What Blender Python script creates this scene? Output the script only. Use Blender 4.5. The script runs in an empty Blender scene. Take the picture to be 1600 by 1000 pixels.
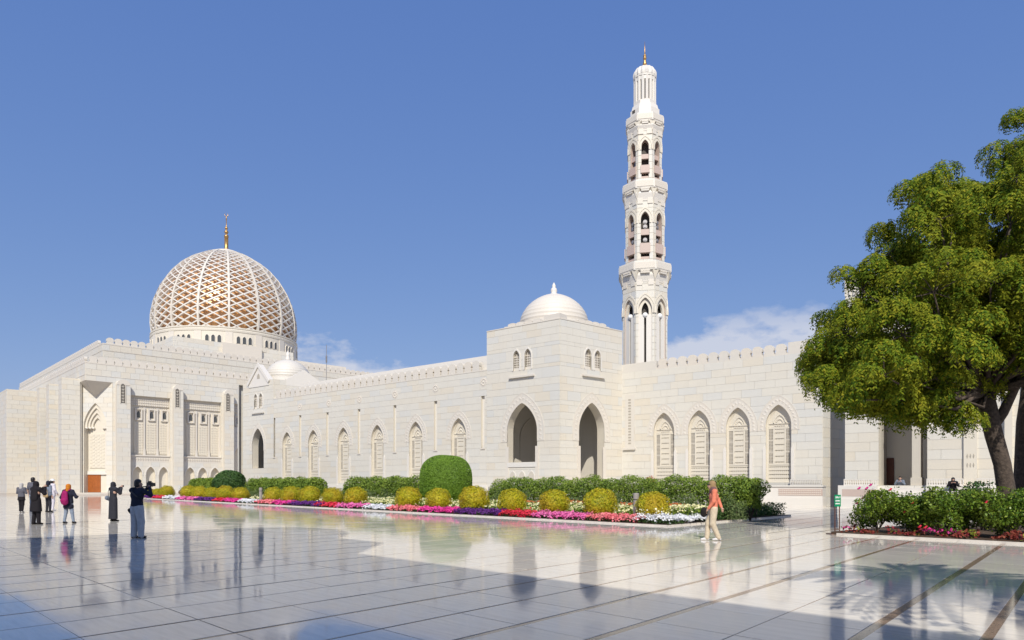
import bpy, math, random
import numpy as np
from mathutils import Vector, Matrix
random.seed(7); RNG = np.random.default_rng(7)
R = math.radians
SC = bpy.context.scene
COL = SC.collection

# ------------------------------------------------------------------ camera
F, CX, HY, EYE = 1070.0, 800.0, 756.0, 1.6
cam_d = bpy.data.cameras.new('camera'); cam = bpy.data.objects.new('camera', cam_d); COL.objects.link(cam)
cam.location = (0, 0, EYE); cam.rotation_euler = (R(90), 0, 0)
cam_d.sensor_width = 36; cam_d.lens = 36 * F / 1600; cam_d.shift_y = (HY - 500) / 1600
cam_d.clip_end = 3000; cam_d.clip_start = 0.1
SC.camera = cam

# ------------------------------------------------------------------ light, sky, exposure
SUN_EL = 43.0
SUN_TRAVEL = Vector((0.02, 1.0)).normalized()          # horizontal travel of the light
ce, se = math.cos(R(SUN_EL)), math.sin(R(SUN_EL))
sun_dir = Vector((SUN_TRAVEL.x * ce, SUN_TRAVEL.y * ce, -se))
ld = bpy.data.lights.new('sun', 'SUN'); ld.energy = 4.25; ld.angle = R(0.53); ld.color = (1.0, 0.952, 0.866)
sun = bpy.data.objects.new('sun', ld); COL.objects.link(sun)
sun.rotation_euler = sun_dir.to_track_quat('-Z', 'Y').to_euler(); sun.location = (0, -30, 60)
SC.view_settings.view_transform = 'Standard'; SC.view_settings.look = 'None'
SC.view_settings.exposure = 0.14; SC.view_settings.gamma = 1.0; SC.view_settings.use_curve_mapping = False

world = bpy.data.worlds.new('World'); SC.world = world; world.use_nodes = True
def build_world():
    nt = world.node_tree; N = nt.nodes; L = nt.links
    N.clear()
    out = N.new('ShaderNodeOutputWorld'); bg = N.new('ShaderNodeBackground')
    sky = N.new('ShaderNodeTexSky'); sky.sky_type = 'NISHITA'; sky.sun_disc = False
    sky.sun_elevation = R(SUN_EL)
    sky.sun_rotation = math.atan2(-SUN_TRAVEL.x, -SUN_TRAVEL.y)
    sky.air_density = 1.0; sky.dust_density = 0.25; sky.ozone_density = 4.0; sky.altitude = 0
    hs = N.new('ShaderNodeHueSaturation'); hs.inputs['Saturation'].default_value = 1.0
    # a clear dry sky with little difference between zenith and horizon: one power and one factor per channel for the whole dome
    sp_ = N.new('ShaderNodeSeparateColor'); cm = N.new('ShaderNodeCombineColor'); L.new(sky.outputs[0], sp_.inputs[0])
    for i, (p_, k_) in enumerate(((0.64, 0.93), (0.50, 1.29), (0.27, 2.85))):
        a_ = N.new('ShaderNodeMath'); a_.operation = 'POWER'; L.new(sp_.outputs[i], a_.inputs[0]); a_.inputs[1].default_value = p_
        b_ = N.new('ShaderNodeMath'); b_.operation = 'MULTIPLY'; L.new(a_.outputs[0], b_.inputs[0]); b_.inputs[1].default_value = k_
        L.new(b_.outputs[0], cm.inputs[i])
    L.new(cm.outputs[0], hs.inputs['Color'])
    # low bank of fair weather cloud, laid out by compass bearing and height above the horizon
    tc = N.new('ShaderNodeTexCoord'); sx = N.new('ShaderNodeSeparateXYZ'); L.new(tc.outputs['Generated'], sx.inputs[0])
    def M(op, a, b=None, c=None, clamp=False):
        n = N.new('ShaderNodeMath'); n.operation = op; n.use_clamp = clamp
        for i, v in enumerate((a, b, c)):
            if v is None: continue
            if isinstance(v, (int, float)): n.inputs[i].default_value = v
            else: L.new(v, n.inputs[i])
        return n.outputs[0]
    az = M('ARCTAN2', sx.outputs[0], sx.outputs[1]); el = M('ARCSINE', sx.outputs[2])
    cb = N.new('ShaderNodeCombineXYZ')
    L.new(az, cb.inputs[0]); L.new(M('MULTIPLY', el, 1.9), cb.inputs[1])
    nz = N.new('ShaderNodeTexNoise'); nz.inputs['Scale'].default_value = 13.0; nz.inputs['Detail'].default_value = 8; nz.inputs['Roughness'].default_value = 0.58
    L.new(cb.outputs[0], nz.inputs['Vector'])
    nb = N.new('ShaderNodeTexNoise'); nb.inputs['Scale'].default_value = 3.3; nb.inputs['Detail'].default_value = 2
    cb2 = N.new('ShaderNodeCombineXYZ'); L.new(az, cb2.inputs[0]); cb2.inputs[1].default_value = 3.7
    L.new(cb2.outputs[0], nb.inputs['Vector'])
    # bank height varies round the horizon: between 8 and 13 degrees
    top = M('ADD', M('ADD', M('MULTIPLY', nb.outputs[0], 0.05), M('ADD', 0.128, M('MULTIPLY', az, 0.065))), M('MULTIPLY', M('COSINE', M('MULTIPLY', M('SUBTRACT', az, 0.33), 10.0)), 0.05))
    below = M('MULTIPLY', M('SUBTRACT', top, el), 6.0)                # >0 under the bank's top
    dens = M('ADD', M('SUBTRACT', nz.outputs[0], 0.41), M('MULTIPLY', M('MINIMUM', below, 0.16), 1.0))
    fac = M('MULTIPLY', dens, 5.5, clamp=True)
    fac = M('MULTIPLY', fac, M('MULTIPLY', M('SUBTRACT', 0.265, el), 16.0, clamp=True))
    fac = M('MULTIPLY', fac, 0.72)
    mix = N.new('ShaderNodeMix'); mix.data_type = 'RGBA'
    L.new(fac, mix.inputs[0]); L.new(hs.outputs[0], mix.inputs[6])
    mix.inputs[7].default_value = (5.2, 5.3, 5.8, 1)
    L.new(mix.outputs[2], bg.inputs[0]); bg.inputs[1].default_value = 0.125
    L.new(bg.outputs[0], out.inputs[0])
build_world()

# ------------------------------------------------------------------ materials
MATS = {}
def base_mat(name):
    m = bpy.data.materials.new(name); m.use_nodes = True; MATS[name] = m
    nt = m.node_tree; b = nt.nodes['Principled BSDF']
    return m, nt, b
def mix_col(nt, fac, a, b):
    n = nt.nodes.new('ShaderNodeMix'); n.data_type = 'RGBA'
    if isinstance(fac, (int, float)): n.inputs[0].default_value = fac
    else: nt.links.new(fac, n.inputs[0])
    for i, v in ((6, a), (7, b)):
        if isinstance(v, tuple): n.inputs[i].default_value = (*v, 1)
        else: nt.links.new(v, n.inputs[i])
    return n.outputs[2]
def mth(nt, op, a, b=None, clamp=False):
    n = nt.nodes.new('ShaderNodeMath'); n.operation = op; n.use_clamp = clamp
    for i, v in enumerate((a, b)):
        if v is None: continue
        if isinstance(v, (int, float)): n.inputs[i].default_value = v
        else: nt.links.new(v, n.inputs[i])
    return n.outputs[0]
def noise(nt, scale, detail=4, rough=0.55, vec=None, stretch=None):
    n = nt.nodes.new('ShaderNodeTexNoise'); n.inputs['Scale'].default_value = scale
    n.inputs['Detail'].default_value = detail; n.inputs['Roughness'].default_value = rough
    if vec is None:
        tc = nt.nodes.new('ShaderNodeNewGeometry'); vec = tc.outputs['Position']
    if stretch:
        mp = nt.nodes.new('ShaderNodeMapping'); mp.inputs['Scale'].default_value = stretch
        nt.links.new(vec, mp.inputs[0]); vec = mp.outputs[0]
    nt.links.new(vec, n.inputs['Vector'])
    return n.outputs[0]
def rnd(nt):
    """a number per piece: per object and per loose island"""
    o = nt.nodes.new('ShaderNodeObjectInfo'); g = nt.nodes.new('ShaderNodeNewGeometry')
    return mth(nt, 'FRACT', mth(nt, 'ADD', o.outputs['Random'], g.outputs['Random Per Island']))
def ramp(nt, fac, stops):
    n = nt.nodes.new('ShaderNodeValToRGB'); cr = n.color_ramp
    while len(cr.elements) < len(stops): cr.elements.new(0.5)
    for e, (p, c) in zip(cr.elements, stops):
        e.position = p; e.color = (*c, 1)
    nt.links.new(fac, n.inputs[0]); return n.outputs[0]
def bump(nt, b, h, strength=0.2, dist=0.02):
    n = nt.nodes.new('ShaderNodeBump'); n.inputs['Strength'].default_value = strength; n.inputs['Distance'].default_value = dist
    nt.links.new(h, n.inputs['Height']); nt.links.new(n.outputs[0], b.inputs['Normal'])

def mat_marble(name, c1, c2, c3, rough=0.5, vein=0.5, joints=None):
    m, nt, b = base_mat(name)
    r = rnd(nt)
    col = ramp(nt, r, [(0.0, c1), (0.42, c2), (0.78, c2), (0.93, c3), (1.0, c3)])
    v = noise(nt, 0.9, 6, 0.6, stretch=(1, 1, 3.2))
    v2 = noise(nt, 7.0, 5, 0.65, stretch=(0.5, 0.5, 2.6))
    f = mth(nt, 'MULTIPLY', mth(nt, 'SUBTRACT', v, 0.42, True), 1.6 * vein, True)
    col = mix_col(nt, f, col, tuple(x * y for x, y in zip(c2, (0.86, 0.87, 0.90))))
    f2 = mth(nt, 'MULTIPLY', mth(nt, 'SUBTRACT', v2, 0.56, True), 2.0 * vein, True)
    col = mix_col(nt, f2, col, tuple(x * y for x, y in zip(c1, (0.88, 0.78, 0.66))))
    sk = noise(nt, 1.0, 4, 0.6, stretch=(5.0, 5.0, 0.28))                 # faint rain streaks
    col = mix_col(nt, mth(nt, 'MULTIPLY', mth(nt, 'SUBTRACT', sk, 0.54, True), 1.5 * vein, True), col, tuple(x * y for x, y in zip(c2, (0.80, 0.76, 0.70))))
    if joints:
        tc = nt.nodes.new('ShaderNodeTexCoord')
        br = nt.nodes.new('ShaderNodeTexBrick'); nt.links.new(tc.outputs['UV'], br.inputs[0])
        br.inputs['Color1'].default_value = (1, 1, 1, 1); br.inputs['Color2'].default_value = (0.93, 0.92, 0.91, 1)
        br.inputs['Mortar'].default_value = (0.62, 0.58, 0.52, 1); br.inputs['Scale'].default_value = 1
        br.inputs['Mortar Size'].default_value = 0.012
        br.inputs['Brick Width'].default_value = joints[0]; br.inputs['Row Height'].default_value = joints[1]
        mu = nt.nodes.new('ShaderNodeMix'); mu.data_type = 'RGBA'; mu.blend_type = 'MULTIPLY'; mu.inputs[0].default_value = 1
        nt.links.new(col, mu.inputs[6]); nt.links.new(br.outputs[0], mu.inputs[7]); col = mu.outputs[2]
    nt.links.new(col, b.inputs['Base Color']); b.inputs['Roughness'].default_value = rough
    bump(nt, b, v2, 0.12, 0.01)
    return m
WARM, PALE, GREY = (0.65, 0.588, 0.478), (0.65, 0.615, 0.535), (0.61, 0.595, 0.545)
mat_marble('marble_block', WARM, PALE, GREY)
mat_marble('marble_core', (0.57, 0.53, 0.445), (0.59, 0.55, 0.47), (0.59, 0.55, 0.47))
mat_marble('marble_trim', (0.64, 0.58, 0.49), (0.65, 0.60, 0.52), (0.62, 0.58, 0.51), vein=0.3)
mat_marble('marble_warm', (0.66, 0.60, 0.49), (0.66, 0.605, 0.50), (0.63, 0.58, 0.485), vein=0.3)
mat_marble('marble_white', (0.68, 0.64, 0.57), (0.69, 0.65, 0.585), (0.66, 0.63, 0.57), vein=0.3)
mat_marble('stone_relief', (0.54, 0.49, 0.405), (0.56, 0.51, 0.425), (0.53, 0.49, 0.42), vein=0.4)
mat_marble('pink_stone', (0.50, 0.38, 0.32), (0.52, 0.41, 0.35), (0.49, 0.39, 0.34), vein=0.4)

def mat_simple(name, c, rough=0.6, metal=0.0, var=0.12, nscale=6.0, spec=0.5, bmp=0.0):
    m, nt, b = base_mat(name)
    n = noise(nt, nscale, 5, 0.6)
    f = mth(nt, 'MULTIPLY', mth(nt, 'SUBTRACT', n, 0.3, True), 2.0, True)
    col = mix_col(nt, f, tuple(x * (1 - var) for x in c), tuple(min(1, x * (1 + var)) for x in c))
    nt.links.new(col, b.inputs['Base Color']); b.inputs['Roughness'].default_value = rough
    b.inputs['Metallic'].default_value = metal; b.inputs['Specular IOR Level'].default_value = spec
    if bmp: bump(nt, b, n, bmp, 0.03)
    return m
mat_simple('opening_shade', (0.075, 0.065, 0.055), 0.7)  # near-black tone stands in for the shade inside openings
mat_simple('screen_back', (0.40, 0.36, 0.295), 0.8)  # tone stands in for the darkness behind pierced stone and in hollows
mat_simple('glass', (0.075, 0.08, 0.08), 0.25)
mat_simple('gold', (0.50, 0.30, 0.11), 0.38, 0.7, 0.35)
mat_simple('granite', (0.33, 0.235, 0.165), 0.09, var=0.35, nscale=30)
mat_simple('wood', (0.36, 0.105, 0.022), 0.4, var=0.2, nscale=2.5)
mat_simple('dark_wood', (0.10, 0.022, 0.012), 0.4, var=0.25)
mat_simple('soil', (0.085, 0.052, 0.032), 0.95, var=0.4, nscale=9, bmp=0.8)
mat_simple('sand_ground', (0.36, 0.32, 0.27), 0.9, var=0.15, nscale=0.3)
mat_simple('kerb_stone', (0.62, 0.57, 0.50), 0.5)
mat_simple('concrete', (0.30, 0.275, 0.245), 0.7, var=0.15, nscale=12)
mat_simple('brown_metal', (0.14, 0.065, 0.045), 0.5, 0.2)
mat_simple('sign_green', (0.005, 0.24, 0.10), 0.4, var=0.05)
mat_simple('white_paint', (0.8, 0.8, 0.78), 0.5, var=0.03)
mat_simple('black_plastic', (0.012, 0.012, 0.014), 0.35)
mat_simple('bark', (0.085, 0.062, 0.046), 0.9, var=0.55, nscale=11, bmp=1.0)
mat_simple('grey_metal', (0.35, 0.33, 0.32), 0.4, 0.6)

def mat_dome_gold():
    m, nt, b = base_mat('gold_mosaic')
    r = noise(nt, 0.8, 5, 0.6)
    col = mix_col(nt, r, (0.56, 0.28, 0.11), (0.80, 0.48, 0.22))
    nt.links.new(col, b.inputs['Base Color']); b.inputs['Roughness'].default_value = 0.33; b.inputs['Metallic'].default_value = 0.25
mat_dome_gold()

def mat_floor():
    m, nt, b = base_mat('polished_slab')
    r = rnd(nt)
    col = ramp(nt, r, [(0.0, (0.71, 0.645, 0.54)), (0.5, (0.77, 0.705, 0.60)), (0.85, (0.74, 0.69, 0.60)), (1.0, (0.65, 0.60, 0.52))])
    g = nt.nodes.new('ShaderNodeNewGeometry')
    mp = nt.nodes.new('ShaderNodeMapping'); mp.inputs['Rotation'].default_value = (0, 0, R(-135)); 
    nt.links.new(g.outputs['Position'], mp.inputs[0])
    ad = nt.nodes.new('ShaderNodeVectorMath'); ad.operation = 'ADD'; nt.links.new(mp.outputs[0], ad.inputs[0])
    cb = nt.nodes.new('ShaderNodeCombineXYZ'); nt.links.new(mth(nt, 'MULTIPLY', r, 41.0), cb.inputs[1]); nt.links.new(cb.outputs[0], ad.inputs[1])
    v = noise(nt, 1.0, 8, 0.62, vec=ad.outputs[0], stretch=(1.1, 11.0, 1))
    f = mth(nt, 'MULTIPLY', mth(nt, 'SUBTRACT', v, 0.40, True), 2.6, True)
    col = mix_col(nt, f, col, (0.57, 0.525, 0.455))
    big = noise(nt, 0.35, 4, 0.6)
    col = mix_col(nt, mth(nt, 'MULTIPLY', mth(nt, 'SUBTRACT', big, 0.45, True), 0.8, True), col, (0.60, 0.56, 0.49))
    nt.links.new(col, b.inputs['Base Color'])
    rr = mth(nt, 'ADD', mth(nt, 'MULTIPLY', mth(nt, 'SUBTRACT', noise(nt, 0.8, 5, 0.6), 0.42, True), 0.27, True), 0.055)
    nt.links.new(rr, b.inputs['Roughness'])
    b.inputs['IOR'].default_value = 1.52; b.inputs['Specular IOR Level'].default_value = 0.5
    wav = noise(nt, 0.9, 3, 0.5)
    bump(nt, b, wav, 0.025, 0.03)
mat_floor()

def mat_leaf(name, stops, rough=0.55, trans=0.3, spec=0.3):
    m, nt, b = base_mat(name)
    r = rnd(nt)
    col = ramp(nt, r, stops)
    n = noise(nt, 1.1, 3, 0.5)
    col = mix_col(nt, mth(nt, 'MULTIPLY', mth(nt, 'SUBTRACT', n, 0.45, True), 2.2, True), col, stops[-1][1])
    nt.links.new(col, b.inputs['Base Color']); b.inputs['Roughness'].default_value = rough
    b.inputs['Specular IOR Level'].default_value = spec
    tr = nt.nodes.new('ShaderNodeBsdfTranslucent'); mx = nt.nodes.new('ShaderNodeMixShader')
    nt.links.new(col, tr.inputs[0]); mx.inputs[0].default_value = trans
    nt.links.new(b.outputs[0], mx.inputs[1]); nt.links.new(tr.outputs[0], mx.inputs[2])
    nt.links.new(mx.outputs[0], nt.nodes['Material Output'].inputs[0])
mat_leaf('neem_leaf', [(0, (0.036, 0.08, 0.008)), (0.35, (0.095, 0.155, 0.010)), (0.7, (0.175, 0.22, 0.013)), (1, (0.285, 0.265, 0.018))], trans=0.2, rough=0.75, spec=0.12)
mat_leaf('topiary_leaf', [(0, (0.10, 0.19, 0.02)), (0.5, (0.155, 0.27, 0.025)), (1, (0.20, 0.33, 0.035))], trans=0.2)
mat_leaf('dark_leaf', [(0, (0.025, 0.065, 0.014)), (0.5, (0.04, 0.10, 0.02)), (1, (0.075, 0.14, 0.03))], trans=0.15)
mat_leaf('golden_leaf', [(0, (0.26, 0.28, 0.012)), (0.45, (0.43, 0.41, 0.015)), (0.85, (0.60, 0.51, 0.018)), (1, (0.48, 0.30, 0.02))], trans=0.25)
mat_leaf('hedge_leaf', [(0, (0.08, 0.145, 0.02)), (0.5, (0.165, 0.255, 0.03)), (1, (0.28, 0.36, 0.05))], trans=0.25)
mat_leaf('herb_leaf', [(0, (0.07, 0.12, 0.035)), (0.5, (0.12, 0.18, 0.05)), (1, (0.21, 0.26, 0.10))], trans=0.2)
mat_leaf('rose_leaf', [(0, (0.055, 0.115, 0.016)), (0.5, (0.11, 0.195, 0.02)), (0.9, (0.20, 0.29, 0.03)), (1, (0.28, 0.33, 0.05))], trans=0.25, rough=0.35)
mat_leaf('bedding_leaf', [(0, (0.03, 0.07, 0.02)), (1, (0.07, 0.13, 0.03))])
mat_leaf('palm_leaf', [(0, (0.04, 0.08, 0.02)), (1, (0.09, 0.13, 0.03))])
def petal(name, a, b_): mat_leaf(name, [(0, a), (0.5, tuple((x + y) / 2 for x, y in zip(a, b_))), (1, b_)], trans=0.25, rough=0.7)
petal('petal_white', (0.70, 0.71, 0.74), (0.80, 0.80, 0.80))
petal('petal_coral', (0.74, 0.12, 0.16), (0.85, 0.30, 0.30))
petal('petal_magenta', (0.62, 0.02, 0.22), (0.80, 0.08, 0.36))
petal('petal_pink', (0.70, 0.08, 0.32), (0.85, 0.25, 0.50))
petal('petal_purple', (0.07, 0.012, 0.13), (0.17, 0.04, 0.25))
petal('petal_red', (0.55, 0.01, 0.03), (0.75, 0.05, 0.09))
petal('petal_yellow', (0.80, 0.74, 0.30), (0.85, 0.83, 0.55))
petal('petal_orange', (0.55, 0.14, 0.03), (0.65, 0.24, 0.08))
petal('coleus_leaf', (0.20, 0.012, 0.03), (0.27, 0.075, 0.04))
petal('lime_leaf', (0.20, 0.26, 0.03), (0.36, 0.38, 0.06))
def cloth(name, c): mat_simple(name, c, 0.85, 0, 0.18, 14, 0.25, 0.25)
for nm, c in dict(cloth_black=(0.012, 0.010, 0.012), cloth_charcoal=(0.028, 0.028, 0.034), cloth_grey=(0.10, 0.10, 0.12), cloth_slate=(0.16, 0.19, 0.24),
                  cloth_navy=(0.016, 0.018, 0.032), cloth_jeans=(0.46, 0.47, 0.48), cloth_bluejeans=(0.22, 0.26, 0.32), cloth_white=(0.62, 0.58, 0.62), cloth_silver=(0.42, 0.40, 0.38),
                  cloth_orange=(0.52, 0.17, 0.015), cloth_magenta=(0.28, 0.012, 0.10), cloth_salmon=(0.66, 0.20, 0.12), cloth_khaki=(0.56, 0.47, 0.34),
                  cloth_tan=(0.36, 0.25, 0.13), cloth_olive=(0.30, 0.20, 0.10), cloth_taupe=(0.16, 0.085, 0.085), leather_black=(0.015, 0.013, 0.012), cloth_plaid=(0.02, 0.024, 0.04)).items(): cloth(nm, c)
mat_simple('skin', (0.46, 0.27, 0.19), 0.5, var=0.06); mat_simple('hair', (0.012, 0.009, 0.008), 0.5)
mat_simple('shoe_white', (0.62, 0.60, 0.58), 0.6)

# ------------------------------------------------------------------ object helpers
WORLD = {}                                   # world matrix of every object, by name
def link(name, mesh, parent=None, Mw=None, mat=None, kind=None):
    o = bpy.data.objects.new(name, mesh); COL.objects.link(o)
    Mw = Mw if Mw is not None else Matrix.Identity(4)
    if parent is not None:
        o.parent = parent; o.matrix_local = WORLD[parent.name].inverted() @ Mw
    else: o.matrix_local = Mw
    WORLD[o.name] = Mw
    if mat and mesh is not None and not mesh.materials: mesh.materials.append(MATS[mat])
    if kind: o['kind'] = kind
    return o
def thing(name, label, cat, loc, group=None):
    o = link(name, None, None, Matrix.Translation(Vector(loc)))
    o['label'] = label; o['category'] = cat
    if group: o['group'] = group
    o.empty_display_size = 0.3
    return o
def tag(o, label=None, cat=None, group=None, kind=None):
    for k, v in (('label', label), ('category', cat), ('group', group), ('kind', kind)):
        if v: o[k] = v
    return o

class MB:
    def __init__(s): s.v = []; s.f = []; s.smooth = False
    def add(s, vs, fs):
        b = len(s.v); s.v.extend([tuple(p) for p in vs]); s.f.extend([tuple(i + b for i in f) for f in fs]); return s
    def box(s, x0, x1, y0, y1, z0, z1):
        return s.add([(x0,y0,z0),(x1,y0,z0),(x1,y1,z0),(x0,y1,z0),(x0,y0,z1),(x1,y0,z1),(x1,y1,z1),(x0,y1,z1)],
                     [(0,3,2,1),(4,5,6,7),(0,1,5,4),(1,2,6,5),(2,3,7,6),(3,0,4,7)])
    def prism(s, front, back):
        n = len(front)
        return s.add(list(front) + list(back), [tuple(range(n)), tuple(range(2*n-1, n-1, -1))] + [(i, n+i, n+(i+1) % n, (i+1) % n) for i in range(n)])
    def sprism(s, poly, w0, w1):
        """polygon in (s,z), extruded between depths w0 (front) and w1, in face-local axes x=s, y=-w"""
        return s.prism([(p[0], -w0, p[1]) for p in poly], [(p[0], -w1, p[1]) for p in poly])
    def sbox(s, s0, s1, z0, z1, w0, w1): return s.box(s0, s1, -max(w0, w1), -min(w0, w1), z0, z1)
    def lathe(s, prof, n=32, c=(0, 0), a0=0.0, flat=False):
        vs = []; fs = []
        for r, z in prof:
            for k in range(n):
                a = a0 + 2*math.pi*k/n; vs.append((c[0] + r*math.cos(a), c[1] + r*math.sin(a), z))
        for i in range(len(prof)-1):
            for k in range(n):
                k2 = (k+1) % n; fs.append((i*n+k, i*n+k2, (i+1)*n+k2, (i+1)*n+k))
        if prof[0][0] > 1e-6: fs.append(tuple(range(n-1, -1, -1)))
        if prof[-1][0] > 1e-6: fs.append(tuple(range((len(prof)-1)*n, len(prof)*n)))
        return s.add(vs, fs)
    def tube(s, pts, rad, n=8):
        pts = [Vector(p) for p in pts]; vs = []; fs = []
        ref = Vector((0.13, 0.31, 1)).normalized()
        for i, p in enumerate(pts):
            t = (pts[min(i+1, len(pts)-1)] - pts[max(i-1, 0)]).normalized()
            a = t.cross(ref); a = a.normalized() if a.length > 1e-4 else Vector((1, 0, 0)); b = t.cross(a)
            r = rad[i] if isinstance(rad, (list, tuple)) else rad
            for k in range(n):
                q = 2*math.pi*k/n; vs.append(p + (a*math.cos(q) + b*math.sin(q))*r)
        for i in range(len(pts)-1):
            for k in range(n):
                k2 = (k+1) % n; fs.append((i*n+k, i*n+k2, (i+1)*n+k2, (i+1)*n+k))
        fs.append(tuple(range(n-1, -1, -1))); fs.append(tuple(range((len(pts)-1)*n, len(pts)*n)))
        return s.add(vs, fs)
    def sphere(s, c, r, n=12, m=8, sq=(1, 1, 1)):
        vs = [(c[0], c[1], c[2]-r*sq[2])]; fs = []
        for i in range(1, m):
            t = -math.pi/2 + math.pi*i/m
            for k in range(n):
                a = 2*math.pi*k/n; vs.append((c[0]+r*sq[0]*math.cos(t)*math.cos(a), c[1]+r*sq[1]*math.cos(t)*math.sin(a), c[2]+r*sq[2]*math.sin(t)))
        vs.append((c[0], c[1], c[2]+r*sq[2])); top = len(vs)-1
        for k in range(n): fs.append((0, 1+(k+1) % n, 1+k)); fs.append((top, top-n+k, top-n+(k+1) % n))
        for i in range(m-2):
            for k in range(n):
                k2 = (k+1) % n; fs.append((1+i*n+k, 1+i*n+k2, 1+(i+1)*n+k2, 1+(i+1)*n+k))
        return s.add(vs, fs)
    def mesh(s, name='mesh', smooth=False, uv=False):
        me = bpy.data.meshes.new(name); me.from_pydata(s.v, [], s.f)
        if smooth: me.polygons.foreach_set('use_smooth', [True]*len(me.polygons))
        me.update(); return me
    def build(s, name, mat, parent=None, kind=None, smooth=False, Mw=None):
        return link(name, s.mesh(name, smooth), parent, Mw, mat, kind)

def np_mesh(name, V, Q, smooth=False):
    """fast mesh from numpy arrays: V (n,3), Q (m,k)"""
    me = bpy.data.meshes.new(name); m, k = Q.shape
    me.vertices.add(len(V)); me.vertices.foreach_set('co', np.asarray(V, np.float32).ravel())
    me.loops.add(m*k); me.loops.foreach_set('vertex_index', np.asarray(Q, np.int32).ravel())
    me.polygons.add(m); me.polygons.foreach_set('loop_start', np.arange(0, m*k, k, dtype=np.int32))
    if smooth: me.polygons.foreach_set('use_smooth', np.ones(m, bool))
    me.update(calc_edges=True); return me

# a vertical wall plane: origin O, direction d to the viewer's right, outward normal n
class Face:
    def __init__(s, O, d):
        s.O = Vector(O); s.d = Vector(d).normalized(); s.n = Vector((s.d.y, -s.d.x))
    def sp(s, px, w=0.0):
        k = (px-CX)/F; O = s.O + s.n*w
        return (k*O.y - O.x)/(s.d.x - k*s.d.y)
    def zp(s, px, py, w=0.0):
        O = s.O + s.n*w; Y = O.y + s.d.y*s.sp(px, w)
        return EYE - (py-HY)/F*Y
    def at(s, sv, w=0.0, z=0.0):
        p = s.O + s.d*sv + s.n*w; return Vector((p.x, p.y, z))
    def M(s, sv=0.0, w=0.0, z=0.0):
        p = s.at(sv, w, z)
        return Matrix(((s.d.x, -s.n.x, 0, p.x), (s.d.y, -s.n.y, 0, p.y), (0, 0, 1, p.z), (0, 0, 0, 1)))
def ground(px, py, z=0.0):
    Y = (EYE-z)*F/(py-HY); return Vector(((px-CX)/F*Y, Y, z))

# pointed arch opening
class Arch:
    def __init__(s, c, hw, z0, zs, za, p=1.95, q=0.76): s.c, s.hw, s.z0, s.zs, s.za, s.p, s.q = c, hw, z0, zs, za, p, q
    def h(s, z):
        if z <= s.zs: return s.hw
        if z >= s.za: return 0.0
        t = (z-s.zs)/(s.za-s.zs); return s.hw*(1-t**s.p)**s.q
    def outline(s, n=14, off=0.0, zlo=None):
        zlo = s.z0 if zlo is None else zlo
        a = Arch(s.c, s.hw+off, s.z0, s.zs, s.za+off*1.25, s.p, s.q)
        zz = [zlo] + [a.zs + (a.za-a.zs)*math.sin(math.pi/2*i/n) for i in range(n+1)]
        L = [(s.c-a.h(z), z) for z in zz]; Rr = [(s.c+a.h(z), z) for z in zz[-2::-1]]
        return L + Rr
class Rect:
    def __init__(s, c, hw, z0, za): s.c, s.hw, s.z0, s.za = c, hw, z0, za; s.zs = za
    def h(s, z): return s.hw
    def outline(s, **k): return [(s.c-s.hw, s.z0), (s.c-s.hw, s.za), (s.c+s.hw, s.za), (s.c+s.hw, s.z0)]

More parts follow.
